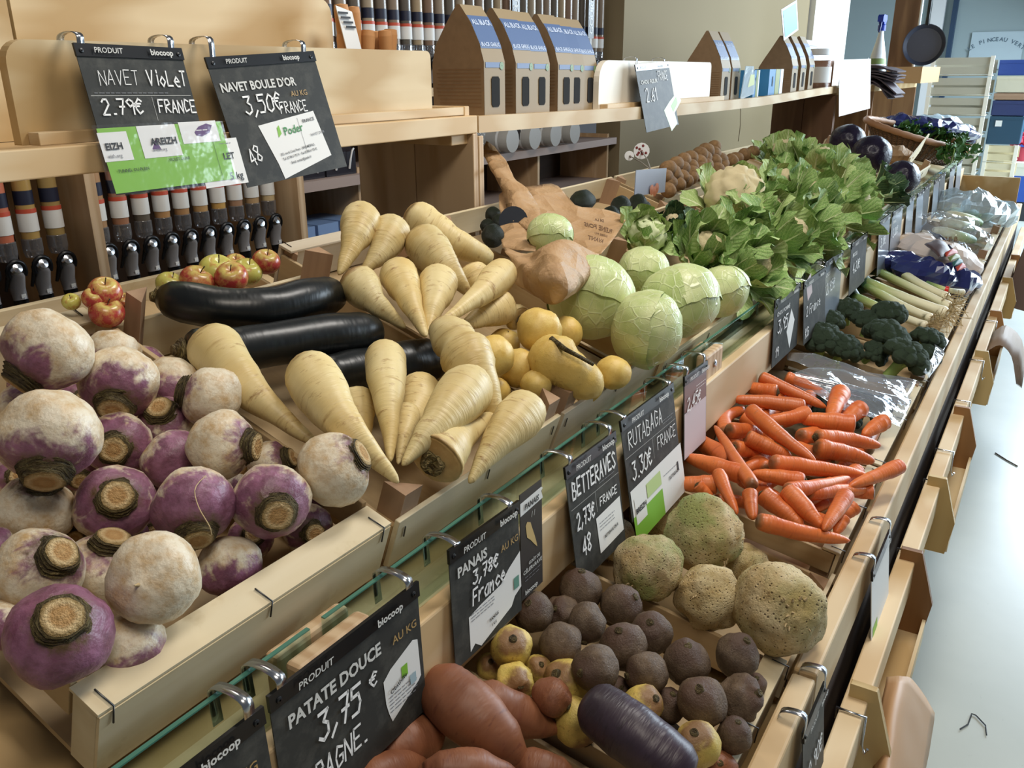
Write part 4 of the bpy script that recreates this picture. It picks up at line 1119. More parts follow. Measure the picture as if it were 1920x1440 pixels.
# ---------------------------------------------------------------- golden turnips
R = [
    (1012, 620, 44, .06, 1046, 606, 'golden turnip with a scarred right cheek, top of the golden pile'),
    (1062, 624, 32, .03, 1080, 600, 'golden turnip behind the scarred one, against the side slat'),
    (924, 668, 41, .05, 938, 655, 'golden turnip with a round ringed scar beside the knobbly parsnip'),
    (972, 690, 38, .02, 980, 740, 'bright yellow turnip in the centre of the golden pile'),
    (1150, 698, 33, .02, 1140, 740, 'round golden turnip near the right corner post'),
    (946, 645, 30, .005, 950, 620, 'golden turnip hidden at the back of the golden pile'),
    (1006, 722, 30, .015, 1010, 750, 'golden turnip left of the weathered front post'),
    (1058, 728, 30, .0, 1070, 735, 'pale golden turnip right behind the weathered front post'),
    (930, 735, 28, -.015, 940, 760, 'golden turnip low between the pile and the parsnips'),
    (1100, 730, 28, -.01, 1110, 760, 'golden turnip low by the front slat'),
]
for k, (q, (c, r, _)) in enumerate(zip(R, relax(R, up))):
    o = round_veg('golden_turnip', q[6], 'turnip', 'golden turnips at the front of the long crate', c, r, axis_px(c, r, q[0], q[1], q[4], q[5]), ruta_m, .95, .09, 1.3, k * 2.1)
    MB().lathe([(.17, .93), (.14, .955), (.07, .95), (.001, .965)], 12, None, 0, lambda p: V((p.x, p.y, p.z * .97))).build('root_scar', bark_m, o)
RP = [(0, .3), (.03, .7), (.12, 1.0), (.3, 1.05), (.45, .95), (.6, .82), (.75, .8), (.88, .62), (.96, .4), (1, .08)]
o = rooty('golden_turnip', 'long misshapen golden turnip with a dry twig on top', 'turnip', 'golden turnips at the front of the long crate', up, [(1012, 660, .045), (1060, 690, .05), (1125, 735, .02)], 46, ruta_m, 'sweet', None, 77, lumps=.14, prof=RP)
I = o.matrix_basis.inverted(); L = o.matrix_basis.to_scale().x
MB().tube([I @ up(*p) for p in ((1034, 636, .088), (1060, 655, .092), (1085, 668, .088), (1112, 683, .078))], [.05, .035, .028, .03], 6).build('dry_twig', bark_m, o)

# ---------------------------------------------------------------- cabbages
CB = [
    (1108, 560, 86, .06, 1090, 640, 'largest pale green cabbage, half under the brown paper bag'),
    (1207, 508, 50, .05, 1200, 560, 'small cabbage behind the two big ones, under the leafy one'),
    (1275, 565, 78, .06, 1300, 640, 'big round cabbage in the middle of the cabbage row'),
    (1352, 547, 54, .03, 1380, 600, 'cabbage at the right end of the row beside the cauliflower leaves'),
    (1213, 617, 74, .065, 1282, 630, 'front cabbage leaning on the glass with a ragged leaf edge'),
    (1160, 610, 40, -.02, 1160, 650, 'dim cabbage low between the largest one and the front one'),
    (1032, 440, 44, .10, 1030, 500, 'small cabbage inside the open brown paper bag'),
]
for k, (q, (c, r, _)) in enumerate(zip(CB, relax(CB, up, 80, .12))):
    ax = axis_px(c, r, q[0], q[1], q[4], q[5])
    o = round_veg('cabbage', q[6], 'cabbage', 'pale green cabbages', c, r * .985, ax, cabbage_m, .9, .07, 1.2, k * 3.3, None, 36, 24)
    # two wrapping outer leaves with free, ragged edges
    for j in range(3):
        m = MB(); a0 = j * 2.1 + k; sd = k * 5 + j

        def fn(u, v, a0=a0, sd=sd):
            th_ = -1.45 + u * (1.75 + .12 * NZ.noise(V((v * 6, sd, 2)))) ; ph = a0 + (v - .5) * 2.5 * (1 - .15 * u)
            q_ = V((math.cos(th_) * math.cos(ph), math.cos(th_) * math.sin(ph), math.sin(th_)))
            d = 1 + lump(q_, .07, 1.2, k * 3.3) + lump(q_, .028, 3.2, k * 3.3 + 9)
            e = .012 + .006 * j + .03 * max(0, u - .85) / .15 * (1 + .8 * math.sin(v * 17 + sd)) + .02 * math.exp(-((v - .5) / .05) ** 2) * (1 - u)
            return V((q_.x * (d + e), q_.y * (d + e), q_.z * .9 * (d + e)))
        m.grid(fn, 16, 20); m.build('outer_leaf', cabbage_m, o)

# ---------------------------------------------------------------- lower row
SP = [
    ([(788, 1262, .055), (880, 1335, .06), (992, 1436, .03)], 56, 'large sweet potato on top, tapering to lower right'),
    ([(845, 1318, .03), (930, 1328, .035), (1050, 1372, .01)], 46, 'sweet potato against the beet crate side'),
    ([(832, 1368, .015), (760, 1395, .02), (668, 1440, .01)], 46, 'sweet potato beneath the PATATE card'),
    ([(780, 1450, .05), (880, 1445, .055), (990, 1470, .03)], 40, 'sweet potato cut by the bottom edge in the middle'),
    ([(1080, 1460, .02), (1010, 1440, .03), (930, 1425, .01)], 34, 'sweet potato cut by the bottom edge beside the beets'),
    ([(700, 1370, -.01), (770, 1340, -.01), (850, 1300, -.01)], 44, 'sweet potato deep in the shade below the big one'),
    ([(640, 1480, .03), (720, 1450, .03), (800, 1425, .02)], 40, 'sweet potato at the very bottom left of its crate'),
]
for k, (p, r, lab) in enumerate(SP):
    rooty('sweet_potato', lab, 'sweet potato', 'sweet potatoes in the nearest lower crate', lo, p, r, sweet_m, 'sweet', None, k + 51.3, lumps=.12, seg=22)
BT = [
    (1088, 1107, 39, .045, 1090, 1070, 0, 'brown beet at the back of the heap below the BETTERAVES card'),
    (1163, 1135, 38, .04, 1190, 1120, 0, 'rough brown beet touching the right side slats at the back'),
    (1099, 1168, 36, .05, 1095, 1200, 0, 'tall narrow brown beet in the middle of the back heap'),
    (1052, 1208, 40, .05, 1050, 1240, 0, 'round brown beet right of the yellow one with a bitten top'),
    (1222, 1188, 40, .045, 1218, 1165, 0, 'brown beet with a dark crown spot near the side slats'),
    (1169, 1211, 43, .055, 1160, 1180, 0, 'smooth dark brown beet in the centre of the heap'),
    (1118, 1252, 43, .06, 1090, 1262, 0, 'brown beet with pale specks in the very middle'),
    (1212, 1261, 39, .045, 1176, 1268, 0, 'brown beet with its stub pointing left'),
    (1287, 1242, 43, .05, 1290, 1210, 0, 'large brown beet beside the celery root crate'),
    (1382, 1230, 41, .055, 1400, 1200, 0, 'brown beet in the far right corner on the slat'),
    (1317, 1316, 46, .05, 1310, 1290, 0, 'big brown beet with a reddish streak near the front slat'),
    (1391, 1309, 40, .04, 1420, 1300, 0, 'lumpy brown beet against the front slat'),
    (1377, 1379, 33, .03, 1385, 1352, 0, 'small brown beet with cut top by the front slat'),
    (1416, 1284, 22, .015, 1420, 1270, 0, 'tiny brown beet squeezed behind the front slat'),
    (1001, 1148, 38, .03, 990, 1130, 0, 'shaded greenish brown beet behind the PANAIS leaflet'),
    (1052, 1150, 30, .03, 1040, 1140, 0, 'small knobbly brown beet in the shade at the back'),
    (925, 1172, 32, .02, 930, 1160, 0, 'shaded beet just right of the PANAIS card edge'),
    (1256, 1322, 32, .01, 1262, 1300, 0, 'brown beet with root hairs beside the half yellow one'),
    (1158, 1296, 28, .01, 1165, 1290, 0, 'reddish beet behind the black radish'),
    (959, 1213, 39, .05, 962, 1196, 1, 'yellow beet with a brown bitten top'),
    (966, 1277, 35, .035, 975, 1285, 1, 'knobbly yellow beet at the left side slat'),
    (1062, 1278, 42, .03, 1040, 1262, 1, 'pale yellow green beet right of the snouted one'),
    (1034, 1306, 36, .05, 1062, 1322, 2, 'pinkish brown beet with a snout on the left slat'),
    (1080, 1352, 44, .02, 1100, 1390, 1, 'yellow green beet under the end of the black radish'),
    (1206, 1322, 37, .045, 1230, 1310, 1, 'half yellow beet behind the black radish'),
    (1309, 1396, 42, .045, 1300, 1370, 1, 'yellow beet with a dark pit near the bottom edge'),
    (1008, 1254, 27, .02, 1015, 1245, 1, 'small yellow beet behind the pale one'),
    (918, 1250, 26, .005, 920, 1240, 1, 'small yellow beet low at the left slat'),
    (1140, 1330, 30, -.02, 1140, 1340, 0, 'hidden beet under the black radish'),
    (1250, 1385, 34, -.02, 1250, 1390, 0, 'hidden beet low behind the yellow one at the bottom'),
    (1350, 1440, 34, .0, 1350, 1430, 2, 'pinkish beet cut by the bottom picture edge'),
    (1190, 1165, 26, -.02, 1190, 1150, 0, 'hidden beet low at the back of the heap'),
]
for k, (q, (c, r, _)) in enumerate(zip(BT, relax(BT, lo))):
    ax = axis_px(c, r, q[0], q[1], q[4], q[5])
    o = round_veg('beet', q[7], 'beet', 'beets in the slatted crate', c, r, ax, (beet_m, chioggia_m, sweet_m)[q[6]], 1.04, .13 if 'knob' not in q[7] and 'lumpy' not in q[7] else .3, 1.3, k * 2.7)
    m = MB().lathe([(.24, .93), (.2, 1.02), (.17, 1.10), (.1, 1.11), (.001, 1.1)], 12, None, 0, lambda p: p + V((lump(p * 5, .06, 1, k), lump(p * 5, .06, 1, k + 4), 0)))
    m.build('crown', bark_m, o)
rooty('black_radish', 'thick purplish black radish lying over the front beets', 'radish', None, lo, [(1098, 1312, .07), (1180, 1372, .075), (1300, 1462, .06)], 54, radish_m, 'radish', None, 61, lumps=.03, seg=26)
CE = [
    (1321, 999, 71, .045, 1368, 1028, .9, 'green speckled celery root touching the carrot crate, brown root end right'),
    (1214, 1062, 63, .04, 1190, 1110, .9, 'egg shaped green celery root below the RUTABAGA card'),
    (1330, 1120, 62, .03, 1300, 1090, .1, 'tan ringed celery root behind the biggest one'),
    (1463, 1138, 85, .06, 1490, 1150, .35, 'biggest celery root, tan and dotted, by the front rail'),
    (1230, 955, 50, -.03, 1240, 990, .6, 'celery root partly behind the RUTABAGA card'),
    (1150, 1010, 40, -.03, 1150, 1040, .4, 'celery root half hidden behind the BETTERAVES card'),
    (1400, 1060, 40, -.01, 1400, 1060, .3, 'celery root low in the shade near the carrot crate'),
]
for k, (q, (c, r, _)) in enumerate(zip(CE, relax(CE, lo, 60, .06))):
    ax = axis_px(c, r, q[0], q[1], q[4], q[5])
    o = round_veg('celery_root', q[7], 'celery root', 'celery roots in the low crate', c, r, ax, celeriac_m, 1.0, .16, 1.5, k * 4.7, None, 40, 28)
    o.color = (q[6], 0, 0, 1)
    m = MB(); rr = random.Random(k)
    for j in range(16):
        a = rr.uniform(0, 6.28); b = rr.uniform(.05, .4); p = V((b * math.cos(a), b * math.sin(a), .93)); d = V((math.cos(a) * .6, math.sin(a) * .6, .5))
        m.tube([p, p + d * .07, p + d * .13 + V((0, 0, rr.uniform(-.05, .03)))], [.035, .02, .008], 5)
    m.build('root_stubs', rootlet_m, o)

CRT = [
    ([(1404, 766), (1460, 815), (1530, 866)], 14, .07, 'long carrot on top of the heap running to the lower right'),
    ([(1394, 890), (1340, 874), (1284, 856)], 18, .045, 'thick carrot pointing left with its dark end by the RUTABAGA card'),
    ([(1412, 912), (1378, 860), (1340, 798)], 13, .055, 'slim carrot rising to the upper left corner'),
    ([(1376, 868), (1340, 846), (1300, 818)], 20, .03, 'fat carrot lying under the slim rising one'),
    ([(1424, 706), (1480, 732), (1550, 764)], 12, .05, 'carrot at the very back along the tier board'),
    ([(1472, 706), (1515, 724), (1560, 746)], 11, .04, 'second carrot at the very back along the tier board'),
    ([(1458, 736), (1425, 731), (1392, 726)], 14, .04, 'short carrot with brown end in the back left'),
    ([(1510, 764), (1440, 754), (1372, 748)], 14, .055, 'straight carrot in the back with its end in the middle'),
    ([(1578, 733), (1568, 756), (1556, 785)], 16, .055, 'upright carrot next to the clear film'),
    ([(1616, 764), (1600, 776), (1580, 792)], 16, .045, 'stubby carrot right of the upright one'),
    ([(1604, 796), (1550, 790), (1496, 784)], 18, .06, 'thick carrot pointing left in the middle right'),
    ([(1362, 816), (1360, 782), (1406, 765)], 14, .03, 'bent carrot curling at the left'),
    ([(1516, 774), (1480, 784), (1436, 788)], 14, .055, 'carrot whose tip lies under the long top one'),
    ([(1366, 808), (1400, 808), (1430, 816)], 15, .045, 'carrot with a greenish brown end left of centre'),
    ([(1398, 820), (1440, 838), (1486, 860)], 15, .05, 'carrot just beneath the long top one'),
    ([(1530, 820), (1590, 824), (1652, 836)], 15, .06, 'carrot pointing right toward the front slat, upper one'),
    ([(1530, 840), (1585, 850), (1640, 866)], 17, .05, 'carrot pointing right toward the front slat, lower one'),
    ([(1660, 789), (1642, 800), (1618, 816)], 15, .05, 'short carrot at the far front corner'),
    ([(1376, 840), (1405, 845), (1436, 852)], 14, .03, 'carrot mostly buried left of centre'),
    ([(1445, 868), (1530, 878), (1625, 890)], 16, .06, 'long level carrot with a dark left end'),
    ([(1690, 873), (1650, 890), (1592, 912)], 14, .065, 'carrot poking over the front slat'),
    ([(1510, 904), (1455, 894), (1408, 888)], 15, .055, 'carrot with a dark end right in the lower middle'),
    ([(1345, 908), (1305, 908), (1268, 906)], 17, .03, 'carrot low at the left beneath the dark ended one'),
    ([(1346, 884), (1362, 922), (1382, 964)], 12, .05, 'thin carrot pointing down by the left side slat'),
    ([(1306, 908), (1320, 920), (1336, 934)], 11, .03, 'little carrot in the lower left corner'),
    ([(1474, 919), (1530, 912), (1594, 896)], 14, .065, 'carrot with a dark left end slanting up right'),
    ([(1474, 918), (1505, 950), (1543, 988)], 18, .06, 'carrot slanting down right in the front group'),
    ([(1588, 926), (1568, 958), (1544, 994)], 15, .07, 'carrot pointing down left beside the front slat'),
    ([(1418, 976), (1500, 998), (1594, 1014)], 16, .05, 'long bent carrot resting on the near side slat'),
    ([(1406, 922), (1408, 946), (1412, 974)], 13, .055, 'short carrot with a dark top standing at the near side'),
    ([(1428, 926), (1465, 955), (1506, 988)], 17, .045, 'carrot under the one slanting down right'),
    ([(1512, 924), (1570, 920), (1634, 918)], 14, .05, 'carrot below the one that pokes over the slat'),
    ([(1604, 948), (1592, 958), (1574, 972)], 14, .04, 'carrot stub near the front corner'),
    ([(1582, 970), (1575, 984), (1566, 1000)], 12, .05, 'small carrot tucked behind the long bent one'),
    ([(1640, 922), (1610, 922), (1576, 918)], 13, .035, 'carrot touching the front slat from inside'),
    ([(1440, 880), (1400, 850), (1370, 830)], 14, .01, 'carrot buried in the left half of the heap'),
    ([(1560, 870), (1510, 845), (1470, 830)], 15, .02, 'carrot buried below the level one'),
    ([(1590, 895), (1560, 930), (1520, 960)], 15, .02, 'carrot buried in the front half of the heap'),
    ([(1460, 940), (1420, 915), (1380, 900)], 14, .015, 'carrot buried near the side slat'),
    ([(1520, 740), (1500, 770), (1470, 800)], 13, .02, 'carrot buried at the back of the heap'),
    ([(1420, 790), (1450, 770), (1490, 750)], 13, .02, 'carrot buried behind the long top one'),
    ([(1640, 840), (1600, 830), (1560, 800)], 14, .02, 'carrot buried at the right of the heap'),
    ([(1530, 975), (1490, 960), (1440, 950)], 14, .005, 'carrot buried above the long bent one'),
    ([(1392, 780), (1420, 800), (1450, 830)], 14, .015, 'carrot buried beside the bent curling one'),
    ([(1500, 820), (1540, 812), (1580, 808)], 15, .03, 'carrot filling the gap right of the long top one'),
    ([(1480, 880), (1440, 905), (1400, 935)], 14, .02, 'carrot filling the gap under the level one'),
    ([(1560, 905), (1530, 930), (1490, 955)], 14, .03, 'carrot filling the gap left of the front group'),
    ([(1330, 850), (1370, 880), (1420, 905)], 15, .01, 'carrot filling the gap in the left corner'),
    ([(1610, 880), (1580, 905), (1545, 925)], 14, .03, 'carrot filling the gap behind the front slat'),
    ([(1470, 735), (1440, 760), (1400, 790)], 14, .02, 'carrot filling the gap at the back left'),
    ([(1600, 760), (1570, 800), (1540, 830)], 14, .015, 'carrot filling the gap at the back right'),
    ([(1450, 845), (1420, 870), (1390, 880)], 14, .015, 'carrot filling the gap left of the level one'),
    ([(1350, 790), (1380, 830), (1400, 860)], 14, .0, 'carrot deep at the left side of the heap'),
    ([(1560, 985), (1520, 970), (1480, 945)], 15, .015, 'carrot deep behind the long bent one'),
    ([(1640, 800), (1610, 850), (1570, 880)], 14, .01, 'carrot deep at the right of the heap'),
    ([(1340, 940), (1380, 940), (1420, 950)], 13, .0, 'carrot buried in the near left corner'),
]
for k, (p, r, h, lab) in enumerate(CRT):
    hh = [(u, v, h + (.012 if i == 0 else (.004 if i == 1 else -.004))) for i, (u, v) in enumerate(p)]
    rooty('carrot', lab, 'carrot', 'carrots in the slatted crate', lo, hh, r * 1.1, carrot_m, 'carrot', 'stub' if k % 3 == 0 else None, k + 71.3, lumps=.10, seg=14, steps=18)
# ---------------------------------------------------------------- cauliflowers, leafy heads
def leafy(name, label, cat, group, c, r, axis, n=14, curd=.62, open_=.5, pale=.4, L=1.55, sd=0, dark=False, curdmat=None):
    M = frame(c, axis, (rnd.uniform(-1, 1), rnd.uniform(-1, 1), .2), r); e = thing(name, label, cat, M, group)
    rr = random.Random(sd * 17 + 3)
    if curd:
        m = MB(); prof = [(math.sin(math.pi * i / 26), -math.cos(math.pi * i / 26)) for i in range(27)]; prof[0] = (1e-4, -1); prof[-1] = (1e-4, 1)

        def fn(q):
            dst = NZ.voronoi(q * 3.1 + V((sd, 0, 0)))[0][0]; d2 = NZ.voronoi(q * 9)[0][0]
            return q * curd * (1.08 - .22 * dst - .05 * d2) + V((0, 0, .12))
        m.lathe(prof, 40, None, 0, fn); m.build('curd', curdmat or curd_m, e, weld=True)
    m = MB(); rib = MB()
    for ring, (cnt, tilt, Lk) in enumerate(((n // 2, open_ * .55, .95), (n - n // 2, open_, 1.0))):
        for k in range(cnt):
            a = 2 * math.pi * (k + .5 * ring) / cnt + rr.uniform(-.25, .25); t = tilt + rr.uniform(-.12, .2)
            o = V((math.cos(a), math.sin(a), 0)); base = o * (.30 + .12 * ring) + V((0, 0, -.62 - .05 * ring))
            out = o * math.sin(t) + V((0, 0, math.cos(t))); upn = -o * math.cos(t) + V((0, 0, math.sin(t)))
            LM = leaf_frame(base, out, upn); LL = L * Lk * rr.uniform(.85, 1.15); W = rr.uniform(.78, 1.1); curl = rr.uniform(-1.15, .35) if ring else rr.uniform(-.2, .8)
            add_leaf(m, LM, LL, W, curl, rr.uniform(.1, .45), rr.uniform(.10, .22), rr.uniform(0, 50), 0 if rr.random() > pale else 1)
            rib_mb(rib, LM, LL, curl, .062, 0)
    m.build('leaves', [leaf_dark, leaf_dark] if dark else [leaf_m, leaf_pale], e)
    rib.build('ribs', plain('leaf rib', '#ccd6a6', .45) if 'leaf rib' not in MAT else MAT['leaf rib'], e)
    return e


CFG = 'cauliflowers with their leaves on the upper tier'
p = up(1375, 375, .06); r0 = px(p, 64)
leafy('cauliflower', 'cauliflower with its creamy curd showing between trimmed leaves', 'cauliflower', CFG, p, r0, (-.38, -.42, .8), 18, .92, .55, .75, 1.45, 1)
p = up(1212, 446, .045)
leafy('cauliflower', 'leafy pale head with fat white ribs right of the paper bag', 'cauliflower', CFG, p, px(p, 58), (-.5, -.3, .75), 14, .66, .12, .9, 1.45, 2, curdmat=leaf_pale)
CF_ = [
    (1322, 468, 62, .045, (-.5, -.55, .6), 'leafy head in front of the curd showing cauliflower, behind the cabbages'),
    (1412, 498, 60, .05, (-.35, -.7, .5), 'leafy head whose leaves reach down to the glass at the near end'),
    (1398, 446, 52, .075, (-.3, -.75, .4), 'leafy head right under the curd showing cauliflower'),
    (1478, 440, 60, .06, (-.1, -.75, .6), 'leafy head in the front row with broad crumpled leaves'),
    (1540, 432, 58, .055, (.1, -.8, .5), 'leafy head in the front row with leaves hanging over the glass'),
    (1600, 385, 54, .055, (.3, -.8, .45), 'rightmost leafy head with a big smooth leaf over the glass'),
    (1525, 372, 56, .085, (-.1, -.6, .75), 'leafy head on top in the middle of the heap'),
    (1462, 348, 54, .075, (-.25, -.3, .85), 'leafy head behind the curd showing cauliflower'),
    (1540, 305, 48, .075, (.1, -.2, .9), 'leafy head at the back near the brown panels'),
    (1468, 288, 44, .055, (-.3, -.1, .9), 'bright leafy head farthest left at the back'),
    (1598, 338, 46, .07, (.25, -.5, .8), 'leafy head next to the shiny red cabbages'),
    (1440, 395, 48, .085, (-.2, -.6, .7), 'leafy head just right of the creamy curd'),
    (1262, 420, 34, .02, (-.5, -.2, .8), 'dark leafy head between the avocados and the curd'),
]
for k, (u, v, rp, h, ax, lab) in enumerate(CF_):
    p = up(u, v, h)
    leafy('cauliflower', lab, 'cauliflower', CFG, p, px(p, rp), ax, 16, .5, .75, .35, 1.5, k + 5, dark=k == 12)

# red cabbages in film and a dark kale
for k, (u, v, rp, h, lab) in enumerate([(1590, 266, 34, .06, 'dark shiny red cabbage farthest back, by the brown panels'), (1634, 290, 37, .07, 'dark shiny red cabbage in the middle of the three'), (1692, 332, 32, .05, 'red cabbage nearest the glass with net like veins')]):
    p = up(u, v, h); o = round_veg('red_cabbage', lab, 'cabbage', 'shiny red cabbages', p, px(p, rp), (.1, -.3, .9), redcab_m, .93, .06, 1.4, k * 2.2)
p = up(1668, 352, .045)
leafy('kale', 'dark savoy like head between the cauliflowers and red cabbages', 'kale', None, p, px(p, 40), (.2, -.8, .5), 14, .6, .5, 0, 1.3, 44, dark=True, curdmat=leaf_dark)

# ---------------------------------------------------------------- fruit at the back
for k, (u, v, rp, h, lev, lab) in enumerate([
        (134, 566, 17, .03, 0, 'yellowish apple at the left end of the crate'), (176, 560, 22, .045, 1, 'apple with a stalk pointing up left'), (197, 548, 31, .05, 1, 'red apple at the left behind two others'),
        (200, 586, 32, .03, 1, 'largest red apple behind the turnip crate corner'), (232, 566, 18, .02, 1, 'red apple squeezed beside the zucchini crate post'),
        (318, 534, 26, .03, 0, 'yellow and red apple right of the crate post'), (370, 528, 33, .04, 1, 'red cheeked apple in the middle of the row'), (407, 509, 34, .05, 0, 'greenish yellow apple on top with a stalk'),
        (434, 520, 31, .055, 1, 'red apple in front of the greenish one'), (442, 496, 22, .03, 1, 'apple at the rear with only its top showing'), (464, 510, 28, .045, 0, 'yellow apple with a long stalk to the right'), (499, 491, 26, .06, 1, 'lone red apple beside the long crate end')]):
    p = up(u, v, h)

    def shp(rr, zz): return rr * (1 + .06 * zz), zz * .9 - (.28 * math.exp(-(rr / .28) ** 2) if zz > 0 else -.1 * math.exp(-(rr / .25) ** 2))
    o = round_veg('apple', lab, 'apple', 'apples behind the vegetable crates', p, px(p, rp), (rnd.uniform(-.5, .3), -.45, .8), apple_m if lev else apple_y, .98, .04, 1.1, k * 1.9, shp)
    MB().tube([(0, 0, .62), (.03, .01, .85), (.09, .03, 1.1)], [.03, .028, .04], 6).build('stalk', stalk_m, o)
for k, (u, v, rp, h, el, lab) in enumerate([(924, 402, 15, .03, 1, 'avocado seen just right of the shelf panel, uppermost'), (938, 418, 17, .03, 1, 'avocado in the left group beside the paper bag flap'), (924, 442, 21, .04, 1.05, 'avocado lowest in the left group'), (914, 424, 14, .02, 1, 'avocado half hidden by the shelf panel'),
                                        (1092, 377, 20, .05, 1.45, 'long dark avocado above the paper bag'), (1164, 388, 19, .03, 1.1, 'avocado in the right group, left one'), (1196, 384, 18, .035, 1.1, 'avocado in the right group, upper one'), (1206, 396, 18, .02, 1.1, 'avocado in the right group, lowest one'), (1146, 402, 16, .02, 1, 'avocado just above the leafy pale head')]):
    p = up(u, v, h); round_veg('avocado', lab, 'avocado', 'dark avocados', p, px(p, rp), (.9, -.3, .1) if el > 1.3 else (.3, .2, .6), avo_m, el, .1, 1.3, k * 1.3)
rr = random.Random(5); n_k = 0
for row in range(4):
    for k in range(12):
        u = 1252 + k * 14.5 + rr.uniform(-4, 4); v = 356 - (u - 1252) * .45 - row * 14 + rr.uniform(-3, 3); h = .02 + .014 * row
        if v < 282 - (u - 1400) * .2 + 4 and u > 1340: continue
        p = up(u, v, h); round_veg('kiwi', 'brown kiwi in the heap between the beige wall and the cauliflowers', 'kiwi', 'heap of brown kiwis', p, px(p, 14.5 - 2.5 * (u - 1250) / 170), (rr.uniform(-1, 1), rr.uniform(-1, 1), rr.uniform(-.3, .3)), kiwi_m, 1.22, .05, 1.3, n_k, None, 14, 10); n_k += 1

# photo card and two decorated sticks at the avocado crate
yc = up(1222, 345, .07).y; a, b, c_, d_ = [at_y(u, v, yc) for u, v in ((1193, 319), (1250, 315), (1251, 362), (1194, 366))]
o = MB().prism([(0, 0), ((b - a).length, 0), ((b - a).length, (d_ - a).length), (0, (d_ - a).length)], (a, (b - a).normalized(), ((d_ - a) - (b - a).normalized() * (d_ - a).dot((b - a).normalized())).normalized()), .002).build('photo_card', plain('pale blue grey card', '#8d93a3', .35)); tag(o, 'bluish photo card fixed to the avocado crate', 'card')
A_, B_ = (b - a).normalized(), (d_ - a).normalized(); nn_ = A_.cross(B_).normalized(); nn_ = nn_ if nn_.dot(CP - a) > 0 else -nn_
for j, (s_, t_) in enumerate(((.45, .85), (.62, .8), (.55, .92))):
    q = a + A_ * s_ * (b - a).length + B_ * t_ * (d_ - a).length + nn_ * .003
    MB().lathe([(.014, 0), (.001, .001)], 12, frame(q, nn_)).build('printed_fruit', plain('orange print', '#a5582a', .5) if 'orange print' not in MAT else MAT['orange print'], o)
for (u, v, rp, lab) in ((1203, 283, 15, 'round white decoration with red dots on a thin stick'), (1180, 292, 9, 'small white decoration with two red dots, left of the round one')):
    p = at_y(u, v, 1.13); f_ = up(1220, 318, .06); e = thing('stick_decoration', lab, 'decoration', p, 'dotted decorations above the avocados'); q = V(f_) - p
    MB().tube([(0, 0, 0), q * .5 + V((.01, 0, 0)), q], .0018, 5).build('stick', plain('thin grey stick', '#8f8a80', .5) if 'thin grey stick' not in MAT else MAT['thin grey stick'], e)
    R_ = px(p, rp); fr = frame((0, 0, 0), CP - p); MB().lathe([(R_, -.001), (R_, .001), (.001, .0015)], 14, fr).build('disc', white_p, e)
    rr = random.Random(u)
    for j in range(9 if rp > 10 else 2):
        c2 = fr @ V((rr.uniform(-.75, .75) * R_, rr.uniform(-.75, .75) * R_, .002)); MB().lathe([(R_ * .17, 0), (.0005, .0008)], 8, frame(c2, CP - p)).build('dot', plain('dark red dot', '#7a2b2b', .5) if 'dark red dot' not in MAT else MAT['dark red dot'], e)

# ---------------------------------------------------------------- crumpled paper bag round the small cabbage
n = NT('kraft paper'); vr = n.co((1, 1, 1)); c = n.mix(n.noise(vr, 30, 4, .6), hexc('#c09c72'), hexc('#a9855c')); vv_ = n.n('TexVoronoi', Vector=n.co((1, 1, 1)), Scale=16., _feature='F1').outputs[0]; n.bump(n.math('ADD', vv_, n.math('MULTIPLY', n.noise(vr, 22, 4, .6), .35)), .9, .03); kraft = n.out(c, .6)
bag = thing('paper_bag', 'crumpled brown paper bag standing open round a small cabbage', 'paper bag', up(1040, 500, .05)); IB = bag.matrix_basis.inverted()


def sheet(name, rows, mat, par, inv, nu=16, nv=14, amp=.006, sd=0, th=.0008):
    """rows of control points; smooth surface with paper creases"""
    R_ = [bez(r, nv) for r in rows]; cols = [bez([r[j] for r in R_], nu) for j in range(nv + 1)]

    def f(i, j): return cols[j][i]

    def fn(u, v):
        p = f(round(u * nu), round(v * nv)); k = NZ.voronoi(p * 13 + V((sd, 0, 0)))[0][0]
        return inv @ (p + V((.3, -.6, .7)) * amp * (.7 * NZ.noise(p * 14 + V((sd, 3, 1))) + 1.6 * (k - .4)))
    m = MB(); m.grid(fn, nu, nv, 0, True); m.build(name, mat, par, solid=th)
    return lambda u, v: fn(u, v)


U = lambda *a: up(*a)
sheet('tall_flap', [[U(912, 264, .05), U(932, 282, .06), U(952, 312, .07)], [U(904, 290, .055), U(938, 315, .07), U(970, 340, .075)], [U(926, 330, .055), U(960, 352, .075), U(1000, 372, .075)], [U(944, 366, .05), U(978, 395, .07), U(1012, 400, .075)], [U(952, 410, .045), U(985, 430, .06), U(1006, 455, .08)]], kraft, bag, IB, 16, 6, sd=1)
left = sheet('badge_side', [[U(936, 365, .03), U(962, 345, .04), U(988, 372, .05)], [U(936, 420, .035), U(962, 415, .05), U(1000, 425, .06)], [U(942, 465, .045), U(970, 470, .065), U(1004, 472, .08)]], kraft, bag, IB, sd=2, amp=.003)
back = sheet('back_sheet', [[U(985, 350, .045), U(1040, 346, .05), U(1078, 384, .05), U(1128, 392, .055), U(1176, 408, .07)], [U(998, 405, .045), U(1050, 410, .04), U(1090, 428, .045), U(1130, 440, .06), U(1152, 446, .075)], [U(1005, 470, .04), U(1050, 480, .035), U(1085, 482, .05), U(1110, 482, .075), U(1125, 478, .09)]], kraft, bag, IB, sd=3, amp=.004)
